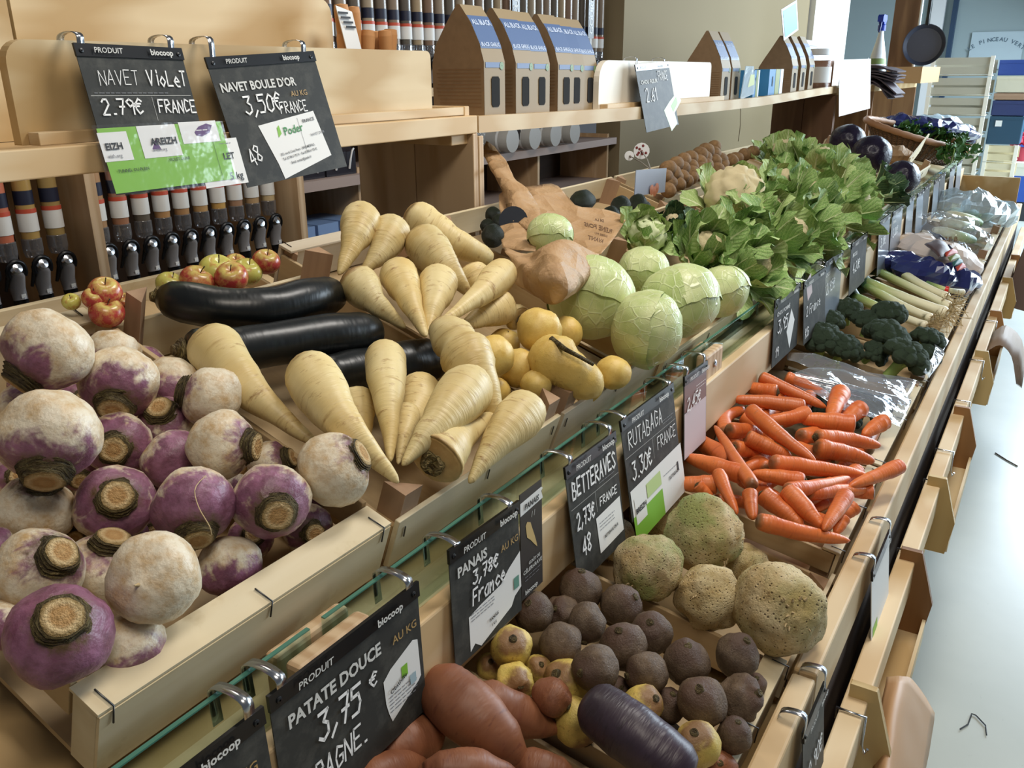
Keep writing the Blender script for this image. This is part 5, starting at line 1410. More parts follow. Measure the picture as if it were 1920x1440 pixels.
sheet('front_pouch', [[U(945, 462, .07), U(985, 478, .085), U(1018, 462, .14), U(1060, 452, .15), U(1122, 478, .11)], [U(955, 490, .08), U(995, 505, .12), U(1035, 510, .15), U(1075, 505, .14), U(1118, 498, .115)], [U(958, 528, .06), U(1000, 545, .09), U(1040, 548, .12), U(1075, 540, .125), U(1105, 520, .11)], [U(975, 545, .05), U(1005, 558, .07), U(1030, 572, .09), U(1055, 566, .10), U(1085, 545, .10)]], kraft, bag, IB, 18, 20, .010, 4)
for t_, a0, b0, sz in (('PLEINE FOIS', .90, .36, .13), ('LAISSEZ DU', .84, .47, .07), ('AVANT', .80, .62, .13), ('DE LA', .76, .2, .07)):
    vs, fs, w_ = text_mb(t_, 1.0, .02)
    P3 = []
    for p in vs:
        uu, vv = b0 + .06 - p.y * sz * .9, a0 - p.x * sz * .52
        uu, vv = min(.98, max(.02, uu)), min(.99, max(.02, vv)); a_, b_ = uu * 16, vv * 14; i, j = int(a_), int(b_); fa, fb = a_ - i, b_ - j
        q = (back(i / 16, j / 14) * (1 - fa) + back(min(16, i + 1) / 16, j / 14) * fa) * (1 - fb) + (back(i / 16, min(14, j + 1) / 14) * (1 - fa) + back(min(16, i + 1) / 16, min(14, j + 1) / 14) * fa) * fb
        P3.append(q + (IB @ CP - q).normalized() * .004)
    MB().add(P3, fs).build('lettering', MAT.get('faded brown print') or plain('faded brown print', '#6f533a', .7), bag)
q0, q1 = left(.5, .5), left(.5, .78); nrm = (IB @ CP - q0).normalized()
MB().lathe([(.030, .0), (.030, .001), (.001, .0012)], 22, frame(q0 + nrm * .012, nrm)).build('blue_badge', plain('dark blue badge', '#27303f', .6), bag)

# ---------------------------------------------------------------- broccoli, leeks and what follows in the lower row
def broccoli(label, u, v, rp, h, ax, sd):
    p = lo(u, v, h); r = px(p, rp); e = thing('broccoli', label, 'broccoli', frame(p, ax, None, r), 'broccoli heads in the lower row'); rr = random.Random(sd); m = MB()
    N_ = 22
    for i in range(N_):
        t = i / N_; zz = 1 - 1.05 * t; a = i * 2.399; q = math.sqrt(max(0, 1 - zz * zz)); s_ = .36 * rr.uniform(.85, 1.15)
        c0 = V((q * math.cos(a) * .78, q * math.sin(a) * .78, zz * .55))
        prof = [(max(1e-4, math.sin(math.pi * j / 8)) * s_, -math.cos(math.pi * j / 8) * s_) for j in range(9)]
        m.lathe(prof, 12, MX.Translation(c0), 0, lambda w_: w_ * (1 + .16 * NZ.noise(w_ * 16 + V((sd, i, 0)))))
    m.build('florets', brocc_m, e)
    k = MB(); k.tube([(0, 0, -.05), (.03, 0, -.6), (.05, .02, -1.1)], [.3, .24, .26], 10)
    for j in range(5):
        a = j * 1.3; k.tube([(0, 0, -.5), (math.cos(a) * .35, math.sin(a) * .35, -.1)], [.12, .1], 6)
    k.build('stalk', broc_stem, e)


for k, (u, v, rp, h, ax, lab) in enumerate([
        (1667, 590, 30, .075, (0, -.2, 1), 'round purplish broccoli head on top, beside the leeks'), (1588, 584, 27, .04, (-.4, 0, 1), 'broccoli head at the back under the tier board'), (1556, 606, 25, .035, (-.5, 0, 1), 'broccoli head beneath the KG card'),
        (1660, 634, 40, .06, (.2, -.3, 1), 'broad broccoli head in the centre'), (1696, 672, 42, .055, (.2, -.5, .9), 'broadest broccoli head at the front side slat'), (1546, 640, 36, .045, (-.4, -.3, 1), 'broccoli head at the left beside the film'),
        (1588, 656, 30, .04, (-.2, -.5, .8), 'broccoli head next to the bare pale stalks'), (1738, 640, 30, .045, (.4, -.3, 1), 'broccoli head in the front corner by the rail'), (1626, 604, 26, .045, (0, -.1, 1), 'broccoli head behind the broad central one'), (1640, 664, 25, .03, (-.2, -.6, .7), 'small broccoli head between the two broadest'), (1740, 668, 24, .02, (.4, -.4, .8), 'broccoli head partly under the film by the rail')]):
    broccoli(lab, u, v, rp, h, ax, k + 3)
LK = [
    ([(1778, 558), (1720, 530), (1655, 487)], 8.5, .075, 'leek on top nearest the dark blue bag'),
    ([(1783, 575), (1715, 542), (1638, 506)], 8, .065, 'second leek from the dark blue bag'),
    ([(1776, 587), (1700, 560), (1618, 528)], 10.5, .07, 'thickest leek in the middle of the crate'),
    ([(1786, 567), (1730, 545), (1670, 515)], 6.5, .05, 'thin leek between the two on top'),
    ([(1748, 598), (1690, 573), (1624, 536)], 9, .06, 'leek above the round purplish broccoli'),
    ([(1738, 611), (1680, 590), (1600, 556)], 8.5, .045, 'leek touching the round purplish broccoli'),
    ([(1768, 594), (1720, 580), (1660, 560)], 8, .03, 'leek beneath the thickest one'),
]
for k, (p, rp, h, lab) in enumerate(LK):
    P = [lo(u, v, h * k_) for (u, v), k_ in zip(p, (1, .85, .3))]; r = px(P[1], rp)
    o = long_root('leek', lab, 'leek', 'leeks lying with roots to the aisle', P, r, leek_m, None, None, 14, 14, .02, k, [(0, .55), (.02, .95), (.06, 1.0), (.12, .86), (.5, .92), (.8, 1.05), (1, 1.15)])
    L = o.matrix_basis.to_scale().x; m = MB(); rr = random.Random(k)
    for j in range(26):
        a = rr.uniform(0, 6.28); d = V((math.cos(a) * .6, math.sin(a) * .6, -1)); q = V((math.cos(a), math.sin(a), 0)) * r / L * .4; l_ = rr.uniform(.03, .075) / L
        m.tube([q, q + d * l_ * .5 + V((rr.uniform(-.2, .2), rr.uniform(-.2, .2), 0)) * l_ * .5, q + d * l_ * .8 + V((rr.uniform(-.5, .5), rr.uniform(-.5, .5), .2)) * l_ * .6], .0011 / L, 4)
    m.build('rootlets', rootlet_m, o)
    m = MB()
    for j in range(3):
        a = j * 2.1 + k; LM = leaf_frame((math.cos(a) * r / L * .4, math.sin(a) * r / L * .4, .86), (math.cos(a) * .25, math.sin(a) * .25, 1), (-math.cos(a), -math.sin(a), .3)); add_leaf(m, LM, .28, r / L * 2.4, -.4, .5, .05, j + k, 0, 8, 6)
    m.build('green_leaves', leekleaf_m, o)
P = [lo(*q) for q in ((1808, 548, .05), (1775, 543, .055), (1738, 530, .05))]
o = long_root('spring_onion', 'thin spring onion bunch with a red band', 'spring onion', None, P, px(P[1], 5), leek_m, None, None, 12, 14, .03, 3, [(0, .6), (.04, 1.2), (.15, 1.1), (.5, .9), (1, .8)])
L = o.matrix_basis.to_scale().x; I = o.matrix_basis.inverted(); q = I @ P[1]
MB().tube([q - V((0, 0, .05)), q + V((0, 0, .05))], px(P[1], 6.4) / L, 12).build('red_band', plain('red rubber band', '#d8261c', .4), o)


def pillow(name, label, cat, plane, path, w0, hgt, mat, sd, nu=30, nv=16, amp=.02, par=None, group=None, ends=.25):
    """a crumpled soft bag along a path: flat oval section, pinched ends, deep creases"""
    P = bez([plane(*q) for q in path], nu); base = P[nu // 2].copy(); m = MB(); vs = []
    for i, p in enumerate(P):
        t = i / nu; d = (P[min(nu, i + 1)] - P[max(0, i - 1)]).normalized(); sdv = d.cross(V((0, 0, 1))).normalized(); upv = sdv.cross(d)
        k = min(1, ends + (1 - ends) * (math.sin(math.pi * min(1, t * 1.0)) ** .45))
        for j in range(nv):
            a = 2 * math.pi * j / nv; q = p + sdv * math.cos(a) * w0 * k + upv * math.sin(a) * hgt * k
            n_ = NZ.noise(q * 17 + V((sd, 0, 0))) + .7 * (NZ.voronoi(q * 14 + V((0, sd, 0)))[0][0] - .45); vs.append(q + (sdv * math.cos(a) + upv * math.sin(a)) * amp * n_ - base)
    fs = [(i * nv + j, i * nv + (j + 1) % nv, (i + 1) * nv + (j + 1) % nv, (i + 1) * nv + j) for i in range(nu) for j in range(nv)] + [tuple(range(nv))[::-1], tuple(nu * nv + j for j in range(nv))]
    m.add(vs, fs, 0, None, False); o = m.build(name, mat, par, MX.Translation(base) if par is None else par.matrix_basis.inverted() @ MX.Translation(base), weld=True)
    if label: tag(o, label, cat, group)
    return o


n = NT('dark blue bag plastic'); bluebag = n.out(hexc('#252c63'), .2, **{'Coat__Weight': .6})
pillow('plastic_bag', 'crumpled dark blue plastic bag lying beside the leeks', 'bag', lo, [(1668, 482, .05), (1720, 505, .07), (1780, 522, .06), (1828, 524, .04)], .075, .05, bluebag, 2, amp=.03)
pb = pillow('patterned_bag', 'white paper bag with brown patch and red, green and teal bands', 'bag', lo, [(1702, 448, .06), (1745, 470, .085), (1800, 490, .07), (1838, 512, .045)], .10, .05, plain('cream bag paper', '#d8c9bd', .55), 7, amp=.02)
I = pb.matrix_basis.inverted()


def patch(name, pts, h, mat, par, inv, nu=8, nv=8):
    a, b, c_, d_ = [lo(u, v, h) for u, v in pts]
    MB().grid(lambda s_, t_: inv @ ((a * (1 - s_) + b * s_) * (1 - t_) + (d_ * (1 - s_) + c_ * s_) * t_ + V((0, -.2, 1)) * (.014 * math.sin(math.pi * s_) * math.sin(math.pi * t_) + .004 * NZ.noise(V((s_ * 4, t_ * 4, h))))), nu, nv).build(name, mat, par, solid=.001)


patch('brown_patch', [(1733, 458), (1765, 445), (1790, 478), (1762, 482)], .142, plain('brown bag print', '#4a3535', .5), pb, I)
for j, (cc, off) in enumerate((('#b5402f', 0), ('#6e7a36', 1), ('#1f5a58', 2), ('#b5402f', 3))):
    patch('colour_band', [(1770 + off * 7, 474 + off * 9), (1793 + off * 5, 468 + off * 9), (1797 + off * 5, 475 + off * 9), (1774 + off * 7, 481 + off * 9)], .145, plain('bag band ' + 'abcd'[j], cc, .5), pb, I)
patch('inner_fold', [(1740, 432), (1768, 446), (1790, 470), (1760, 452)], .13, plain('dark bag inside', '#2b2a40', .4), pb, I)
for t_, (u, v) in (('LE B', (1772, 452)),):
    q = lo(u, v, .165); g = text_mb(t_, .022, .02); fr = frame(q, CP - q, CR); MB().add([fr @ p for p in g[0]], g[1]).build('lettering', MAT['faded brown print'], pb, I)
# wrapped pale roots and the far film
for k, (p, lab) in enumerate([([(1748, 430, .05), (1790, 440, .06), (1830, 452, .04)], 'pale root in clear film, nearest of three'), ([(1762, 415, .06), (1800, 422, .07), (1828, 430, .05)], 'pale root in clear film, middle of three'), ([(1770, 402, .06), (1805, 408, .07), (1842, 420, .05)], 'pale root in clear film, farthest of three')]):
    rooty('white_radish', lab, 'radish', 'pale roots wrapped in film', lo, p, 9, leek_m, 'radish', None, k + 91)
pillow('film_bag', 'clear film bag over the pale roots near the patterned bag', 'bag', lo, [(1715, 415, .05), (1770, 425, .07), (1810, 440, .07), (1845, 458, .04)], .12, .06, cello, 12, amp=.03)
pillow('film_bag', 'whitish film bag heaped at the far end of the lower row', 'bag', lo, [(1755, 385, .05), (1800, 388, .08), (1845, 396, .08), (1872, 404, .05)], .15, .08, milky, 15, amp=.04)
for k, (u, v, lab) in enumerate([(1790, 398, 'green vegetable seen through the far film, left'), (1820, 402, 'green vegetable seen through the far film, middle'), (1848, 408, 'green vegetable seen through the far film, right')]):
    p = lo(u, v, .04); round_veg('cucumber', lab, 'cucumber', 'green vegetables under the far film', p, px(p, 9), (1, -.6, 0), plain('far green skin', '#5f7f66', .5) if k == 0 else MAT['far green skin'], 2.4, .1, 1.3, k)
# film spread over the crate of dark greens
rr = random.Random(3)
for k in range(16):
    u = 1505 + (k % 6) * 28 + rr.uniform(-8, 8); v = 716 + (k // 6) * 22 + (k % 6) * 9 + rr.uniform(-5, 5); broccoli('dark green head dimly seen under the clear film', u, v, 22, .0, (0, -.2, 1), 60 + k)
fs_ = thing('film_sheet', 'clear film stretched over the crate of dark greens', 'film', lo(1600, 745, .03)); IF = fs_.matrix_basis.inverted()
sheet('sheet', [[U_ for U_ in (lo(1478, 700, .05), lo(1545, 690, .055), lo(1630, 705, .05), lo(1712, 722, .04))], [lo(1488, 720, .045), lo(1560, 730, .05), lo(1640, 745, .05), lo(1706, 752, .035)], [lo(1500, 735, .055), lo(1580, 765, .055), lo(1640, 790, .045), lo(1690, 800, .03)]], cello, fs_, IF, 26, 30, .012, 8, .0003)
MB().tube([IF @ lo(*q) for q in ((1490, 706, .062), (1560, 722, .066), (1640, 742, .062), (1704, 754, .045))], [.010, .013, .011, .008], 8).build('rolled_edge', cello, fs_)
fb = thing('film_sheet', 'clear film turned down around the broccoli crate front', 'film', lo(1600, 690, .03)); IF = fb.matrix_basis.inverted()
sheet('sheet', [[lo(1478, 660, .035), lo(1540, 668, .05), lo(1620, 695, .055), lo(1718, 715, .05)], [lo(1476, 676, .03), lo(1540, 690, .04), lo(1620, 712, .045), lo(1706, 732, .03)]], cello, fb, IF, 10, 30, .010, 9, .0003)
sheet('side_fold', [[lo(1752, 630, .05), lo(1748, 660, .055), lo(1728, 700, .05)], [lo(1775, 640, .04), lo(1764, 675, .04), lo(1742, 710, .03)]], cello, fb, IF, 10, 14, .012, 10, .0003)
# ---------------------------------------------------------------- basket of parsley at the end of the upper tier
bc = (up(1625, 240, .05) + up(1812, 287, .05)) / 2; va = (up(1812, 287, .05) - up(1625, 240, .05)) / 2
nb = V((0, -math.sin(ang), math.cos(ang))); vb = nb.cross(va).normalized() * .17; bc = bc + V((.06, .0, .03))
n = NT('woven wicker'); uv = n.n('TexCoord').outputs['UV']; q = n.sep(uv)
w1 = n.math('SINE', n.math('MULTIPLY', q[0], 330.)); w2 = n.math('SINE', n.math('ADD', n.math('MULTIPLY', q[1], 75.), n.math('MULTIPLY', n.math('SIGN', w1), 1.57)))
hgt_ = n.math('MULTIPLY', n.math('ADD', w1, 1.), n.math('ADD', w2, 1.3)); n.bump(hgt_, .9, .01)
wick = n.out(n.mix(n.ramp(hgt_, [(0., 0.), (.5, 1.)]), hexc('#4f3a2c'), hexc('#99714f')), .6)
bsk = thing('basket', 'big oval wicker basket of parsley at the far end', 'basket', bc)
m = MB(); m.grid(lambda u, v: va * math.cos(6.2832 * u) * (.66 + .34 * v) + vb * math.sin(6.2832 * u) * (.66 + .34 * v) - nb * .12 * (1 - v) - nb * .0, 60, 6); m.build('body', wick, bsk, solid=.008)
MB().grid(lambda u, v: (va * math.cos(6.2832 * u) + vb * math.sin(6.2832 * u)) * .66 * v - nb * .118, 40, 2).build('base', wick, bsk)
rim = MB(); pts = [va * math.cos(6.2832 * k / 60) + vb * math.sin(6.2832 * k / 60) for k in range(61)]; rim.tube(pts, [.016 + .003 * (k % 2) for k in range(61)], 8, cap=False)
rim.build('rim', plain('rim cane', '#a87a54', .55), bsk)
pillow('plastic_bag', 'dark blue plastic bag spread over the parsley basket', 'bag', lambda u, v, h: up(u, v, h), [(1645, 228, .05), (1690, 232, .08), (1740, 238, .10), (1795, 252, .09), (1808, 268, .05)], .16, .05, bluebag, 22, amp=.03)
pillow('tissue_bag', 'pale film sheet behind the blue bag on the basket', 'bag', lambda u, v, h: up(u, v, h), [(1715, 228, .06), (1755, 226, .10), (1795, 240, .09), (1812, 262, .06)], .10, .04, milky, 25, amp=.02)
for k, (u, v, lab) in enumerate([(1700, 250, 'parsley bunch on the left half of the basket'), (1735, 258, 'parsley bunch in the middle of the basket'), (1775, 270, 'parsley bunch on the right half of the basket'), (1785, 290, 'parsley sprigs spilling over the basket rim')]):
    p = up(u, v, .05); e = thing('parsley', lab, 'parsley', p, 'parsley bunches in the basket'); rr = random.Random(k); m = MB(); st = MB()
    for j in range(70):
        q = V((rr.gauss(0, .06), rr.gauss(0, .05), rr.gauss(.02, .02))); LM = leaf_frame(q, (rr.gauss(0, 1), rr.gauss(-.4, 1), rr.gauss(.3, .6)), (rr.gauss(0, .3), rr.gauss(-.5, .3), 1)); add_leaf(m, LM, .045, .035, .3, .3, .3, j, 0, 4, 4)
        if j % 7 == 0: st.tube([q, q * .4 + V((0, 0, -.05))], .003, 4)
    m.build('leaves', parsley_m, e); st.build('stems', broc_stem, e)
q0, q1 = up(1700, 310, .05), up(1737, 262, .06)
o = MB().beam(q0, q1, .008, .07, (0, -.3, 1)).build('wooden_lath', slat); tag(o, 'loose pale slat leaning across the half empty crate', 'slat')
o = pillow('crumpled_paper', 'crumpled brown paper left in the half empty crate', 'paper', lambda u, v, h: up(u, v, h), [(1655, 292, .03), (1675, 290, .05), (1695, 300, .03)], .07, .04, kraft, 31, 16, 12, .02)

# ---------------------------------------------------------------- garlic cartons on the shelf
n = NT('carton kraft'); vr = n.co((1, 1, 1)); n.bump(n.noise(vr, 60, 3), .06, .003); carton_m = n.out(n.mix(n.noise(vr, 40, 4), hexc('#8d7355'), hexc('#755e43')), .65)
carton_f = plain('carton pale front', '#94805f', .6)
blue_lab = plain('blue carton print', '#52688f', .5)


def gable(label, x0, y0, z0, w=.092, d=.15, h=.252, yaw=0., lean=0.):
    M = MX.Translation((x0, y0, z0)) @ MX.Rotation(yaw, 4, 'Z') @ MX.Rotation(lean, 4, 'X'); e = thing('gable_carton', label, 'carton', M, 'gable topped cartons on the shelf')
    pr = [(0, 0), (.0, .125), (.012, .165), (.036, .212), (.066, h), (.074, h), (.110, .205), (.14, .16), (d, .12), (d, 0)]
    MB().prism(pr, ((w, 0, 0), (0, 1, 0), (0, 0, 1)), -w).build('carton', carton_m, e)
    f = MB(); prof = pr[:5]
    vs = [V((x, y - .0008, z)) for y, z in prof for x in (0, w)]; f.add(vs, [(2 * i, 2 * i + 1, 2 * i + 3, 2 * i + 2) for i in range(4)]); f.build('front_face', carton_f, e)

    def on(z):
        for (ya, za), (yb, zb) in zip(prof, prof[1:]):
            if z <= zb: t = (z - za) / (zb - za); return ya + (yb - ya) * t, math.atan2(yb - ya, zb - za)
        return prof[-1][0], 0
    b = MB(); zs = [.155, .165, .19, .212, .228]
    vs = [V((x, on(z)[0] - .0016, z)) for z in zs for x in (0.001, w - .001)]; b.add(vs, [(2 * i, 2 * i + 1, 2 * i + 3, 2 * i + 2) for i in range(4)])
    b.build('blue_band', blue_lab, e)
    b = MB(); b.box(.006, w - .012, -.0018, -.0008, .112, .124); b.build('blue_strip', blue_lab, e)
    MB().lathe([(.009, 0), (.009, .001), (.001, .001)], 14, frame((w - .016, -.0015, .116), (0, -1, 0))).build('green_seal', plain('green seal print', '#6d8a5a', .5) if 'green seal print' not in MAT else MAT['green seal print'], e)
    MB().prism([(.0, .006), (.006, 0), (.030, 0), (.036, .006), (.036, .064), (.030, .07), (.006, .07), (0, .064)], ((w * .5 - .016, -.0012, .022), (1, 0, 0), (0, 0, 1)), .0012).build('window', plain('dark window', '#0c0b0b', .9) if 'dark window' not in MAT else MAT['dark window'], e)
    L = MB()
    for t_, z, sz in (('ALL BLACK', .208, .0165), ('BLACK GARLIC', .160, .0125)):
        g = text_mb(t_, sz, .03); k = min(1, (w - .012) / g[2]); L.add([V((.006 + p.x * k, on(z + p.y)[0] - .0026, z + p.y)) for p in g[0]], g[1])
    L.build('lettering', plain('pale blue lettering', '#b9c6dc', .6) if 'pale blue lettering' not in MAT else MAT['pale blue lettering'], e)
    L = MB(); rr = random.Random(int(x0 * 100))
    for k in range(11): L.add([V((-.0008, .008 + (0 if s < 1 else 1) * (d - .016) * rr.uniform(.9, 1), .022 + k * .0085 + t)) for s, t in ((0, 0), (1, 0), (1, .0022), (0, .0022))], [(3, 2, 1, 0)])
    L.build('small_print', plain('brown small print', '#7a5c3c', .7) if 'brown small print' not in MAT else MAT['brown small print'], e)
    return e


for x, y, yaw, lab in [(1.80, 1.195, .0, 'tall kraft carton with blue print, first in the row right of the near shelf'), (1.935, 1.19, .03, 'second kraft carton with blue print from the near shelf'), (2.035, 1.20, .02, 'third kraft carton, touching the second one'),
                       (2.16, 1.195, .0, 'fourth kraft carton, behind a small gap'), (2.256, 1.215, -.03, 'fifth kraft carton, set a little back'), (2.355, 1.22, .02, 'sixth kraft carton beside the white rounded board')]:
    gable(lab, x, y, shelf_z(x) + .001, yaw=yaw)
for x, y, lab in [(3.475, 1.19, 'left kraft carton of the pair right of the white board'), (3.60, 1.19, 'right kraft carton of the pair right of the white board'), (4.50, 1.19, 'left kraft carton of the far group of three'), (4.66, 1.19, 'middle kraft carton of the far group of three'), (4.83, 1.19, 'right kraft carton of the far group of three')]:
    gable(lab, x, y, shelf_z(x) + .001, .105, .165, .262)
for x, w_, lab, yaw in [(3.93, .13, 'small blue and green carton leaning left on the shelf', .12), (4.16, .19, 'blue and silver carton beside the far kraft cartons', -.05)]:
    e = thing('soap_carton', lab, 'carton', MX.Translation((x, 1.2, shelf_z(x) + .001)) @ MX.Rotation(yaw, 4, 'Z'), 'blue cartons on the shelf')
    MB().box(0, w_, 0, .07, 0, .115).build('carton', plain('blue carton', '#2f7fb5', .4) if 'blue carton' not in MAT else MAT['blue carton'], e)
    MB().box(w_ * .45, w_ * .75, -.001, .071, .0, .1155).build('green_panel', plain('olive carton panel', '#8f9a55', .4) if 'olive carton panel' not in MAT else MAT['olive carton panel'], e)
    MB().box(w_ * .8, w_ + .001, -.0012, .071, .0, .1158).build('silver_panel', white_p, e)
    MB().prism([(0, .004), (.006, 0), (.01, .02), (.006, .045), (0, .04)], ((w_ * .22, -.001, .04), (1, 0, 0), (0, 0, 1)), .001).build('slot', black, e)
o = MB().prism([(0, 0), (.17, .02), (.17, .06), (.10, .13), (0, .13)], ((3.66, 1.17, shelf_z(3.7) + .003), (1, 0, 0), (0, -.1, 1)), .004).build('card_holder', milky); tag(o, 'clear slanted card holder between the carton pair and blue carton', 'card holder')
Face(o)
MB().prism([(0, 0), (.08, .01), (.06, .05), (.01, .05)], ((3.73, 1.163, shelf_z(3.7) + .05), (1, 0, 0), (0, -.1, 1)), .002).build('lime_card', plain('lime card', '#cfd79a', .5), o)
# far end of the long shelf
z5 = shelf_z(5.1)
e = thing('clear_jar', 'clear jar with white label at the end of the long shelf', 'jar', (5.05, 1.2, z5 + .001)); MB().lathe([(.001, 0), (.07, 0), (.07, .14), (.06, .16), (.06, .18)], 18).build('glass_body', cover, e); MB().lathe([(.064, .17), (.064, .20), (.001, .20)], 18).build('lid', white_p, e); MB().lathe([(.0715, .03), (.0715, .11)], 18).build('paper_label', paper_w, e)
o = MB().box(5.19, 5.29, 1.17, 1.30, z5 + .001, z5 + .145).build('brown_box', plain('brown cardboard', '#9a6238', .6), bevel=.003); tag(o, 'small brown box at the very end of the long shelf', 'box')
e = thing('paper_stack', 'bright white paper sack standing behind the clear jar', 'sack', (5.25, 1.33, z5 + .003)); MB().box(-.16, .16, -.05, .05, 0, .22).build('sack', paper_w, e, bevel=.02); MB().box(-.14, .14, -.03, .03, .22, .25).build('folded_top', paper_w, e, bevel=.01)
e, f, w = sign('plain white sheet with faint green print hung on the far shelf', at_y(1574, 112, 1.135), at_y(1633, 110, 1.135), .30, 6, ((.05, 0), (.9, 0)), (1.17, 1.418), paper_w, False, name='paper_sheet')
f.poly([(w * .25, .26), (w * .3, .22), (w * .5, .16), (w * .7, .15), (w * .8, .2), (w * .6, .2), (w * .4, .25)], plain('faint green print', '#c3e0cf', .6), 'print'); f.done()
p = at_y(1481, 40, 1.24); e = thing('card_on_stick', 'pale teal card with white border on a thin stick', 'card', (p.x, p.y, shelf_z(p.x) + .002)); zz = p.z - shelf_z(p.x)
TLc, TRc = at_y(1465, 18, 1.24), at_y(1494, 0, 1.24); BLc, BRc = at_y(1470, 76, 1.24), at_y(1497, 56, 1.24); o3 = V((p.x, p.y, shelf_z(p.x) + .002))
MB().add([q - o3 + V((0, dy, 0)) for dy in (0, .003) for q in (TLc, TRc, BRc, BLc)], [(3, 2, 1, 0), (4, 5, 6, 7), (0, 1, 5, 4), (1, 2, 6, 5), (2, 3, 7, 6), (3, 0, 4, 7)]).build('card', white_p, e)
cc = (TLc + TRc + BLc + BRc) / 4; MB().add([(q - cc) * .86 + cc - o3 + V((0, -.001, 0)) for q in (TLc, TRc, BRc, BLc)], [(3, 2, 1, 0)]).build('teal_print', plain('pale teal print', '#4f98a4', .5), e)
MB().tube([(0, .004, 0), (0, .004, zz - .1)], .004, 6).build('stick', milky, e)
# spray bottle, bags, box and pan
sb = at_y(1640, 110, 1.2); zt = 1.416
M = MX.Translation((6.72, 1.2, zt)); e = thing('spray_bottle', 'white spray bottle with blue trigger head', 'spray bottle', M)
MB().lathe([(.001, 0), (.075, 0), (.08, .02), (.078, .12), (.06, .2), (.035, .28), (.022, .33), (.02, .35)], 20, MX.Scale(.75, 4, (0, 1, 0))).build('bottle', white_p, e)
MB().lathe([(.0775, .045), (.0735, .135), (.069, .165)], 20, MX.Scale(.75, 4, (0, 1, 0)) @ MX.Scale(1.02, 4)).build('leaf_label', plain('leafy label print', '#8aa35f', .5), e)
hd = MB(); hd.lathe([(.026, .345), (.026, .38), (.02, .385), (.001, .385)], 14); hd.prism([(-.085, .40), (-.085, .43), (-.06, .445), (.05, .445), (.062, .42), (.03, .385), (-.02, .385), (-.04, .40)], ((0, .018, 0), (1, 0, 0), (0, 0, 1)), .036); hd.build('trigger_head', plain('blue spray plastic', '#2340b0', .35), e, bevel=.003)
MB().tube([(-.055, 0, .40), (-.065, 0, .37), (-.085, 0, .335)], [.009, .008, .006], 8).build('trigger', plain('dark blue trigger', '#1a2a6b', .4), e)
rr = random.Random(9); db = plain('dark brown paper bag', '#4b3f45', .6)
for k in range(8):
    z = zt + .004 + k * .016; x = 6.5 + rr.uniform(-.02, .02)
    P0 = [V((x, 1.32, z)), V((x + .02, 1.14, z + rr.uniform(0, .012))), V((x + .03, 1.02 + rr.uniform(-.03, .03), z - (.03 if k > 2 else .10) + rr.uniform(-.01, .02)))]
    q = bez(P0, 8); m = MB(); vs = [p + V((sx * (.17 + .01 * rr.random()), 0, .010 * NZ.noise(p * 9 + V((k, sx, 0))))) for p in q for sx in (-1, 0, 1)]
    m.add(vs, [(3 * i + j, 3 * i + j + 1, 3 * i + j + 4, 3 * i + j + 3) for i in range(8) for j in range(2)]); o = m.build('paper_bag', db, solid=.008); tag(o, 'dark folded paper bag in the limp stack before the spray bottle', 'paper bag', 'limp stack of dark paper bags')
e = thing('cardboard_tray', 'shallow cardboard tray on the far shelf in front of the pan', 'tray', (7.75, 1.1, 1.417)); cb = plain('tray cardboard', '#b58e62', .7)
MB().box(-.5, .5, -.12, .12, 0, .006).build('base', cb, e)
for y in (-.12, .115): MB().box(-.5, .5, y, y + .006, .006, .115).build('long_side', cb, e)
for x in (-.5, .494): MB().box(x, x + .006, -.114, .115, .006, .115).build('short_side', cb, e)
pm = plain('dark pan coating', '#3b3f4d', .35); M = frame((8.19, 1.12, 1.70), (-1, -.12, .05), (0, 0, 1)); e = thing('frying_pan', 'dark round frying pan hanging from the tall brown post', 'pan', M)
MB().lathe([(.001, -.0), (.13, 0), (.155, .035), (.160, .036), (.150, .028), (.128, -.004), (.001, -.006)], 30).build('bowl', pm, e)
MB().tube([(.15, 0, .03), (.22, 0, .045), (.34, 0, .05)], [.016, .013, .014], 8, flat=.5).build('handle', black, e)
MB().tube([(.34, 0, .05), (.36, 0, .0), (.36, -.12, -.09)], .005, 6).build('hook', steel, e)
o = MB().tube([(8.27, 1.19, 1.42), (8.27, 1.19, 2.29)], .011, 8).build('white_cable', white_p); tag(o, 'white cable running up the tall brown post', 'cable')

# ---------------------------------------------------------------- far stacks of crates, table and poster
def stack_crate(label, x, y0, y1, z, h, d, m, gm, closed=False, grp='crates stacked by the far wall'):
    e = thing('stacked_crate', label, 'crate', (x, y0, z), grp); w_ = y1 - y0
    if closed:
        MB().box(0, d, 0, w_, 0, h - .004).build('body', m, e, bevel=.006)
        MB().box(-.006, .004, .0, w_, h - .03, h - .004).build('rim', m, e)
    else:
        for k in range(2): MB().box(0, .008, 0, w_, .012 + k * h * .48, .012 + k * h * .48 + h * .36).build('slat', m, e)
        MB().box(.01, d, .006, w_ - .006, 0.0, .008).build('base', m, e)
        MB().box(d - .008, d, 0, w_, .02, h * .8).build('slat', m, e)
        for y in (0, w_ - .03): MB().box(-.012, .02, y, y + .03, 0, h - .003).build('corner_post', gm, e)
    return e


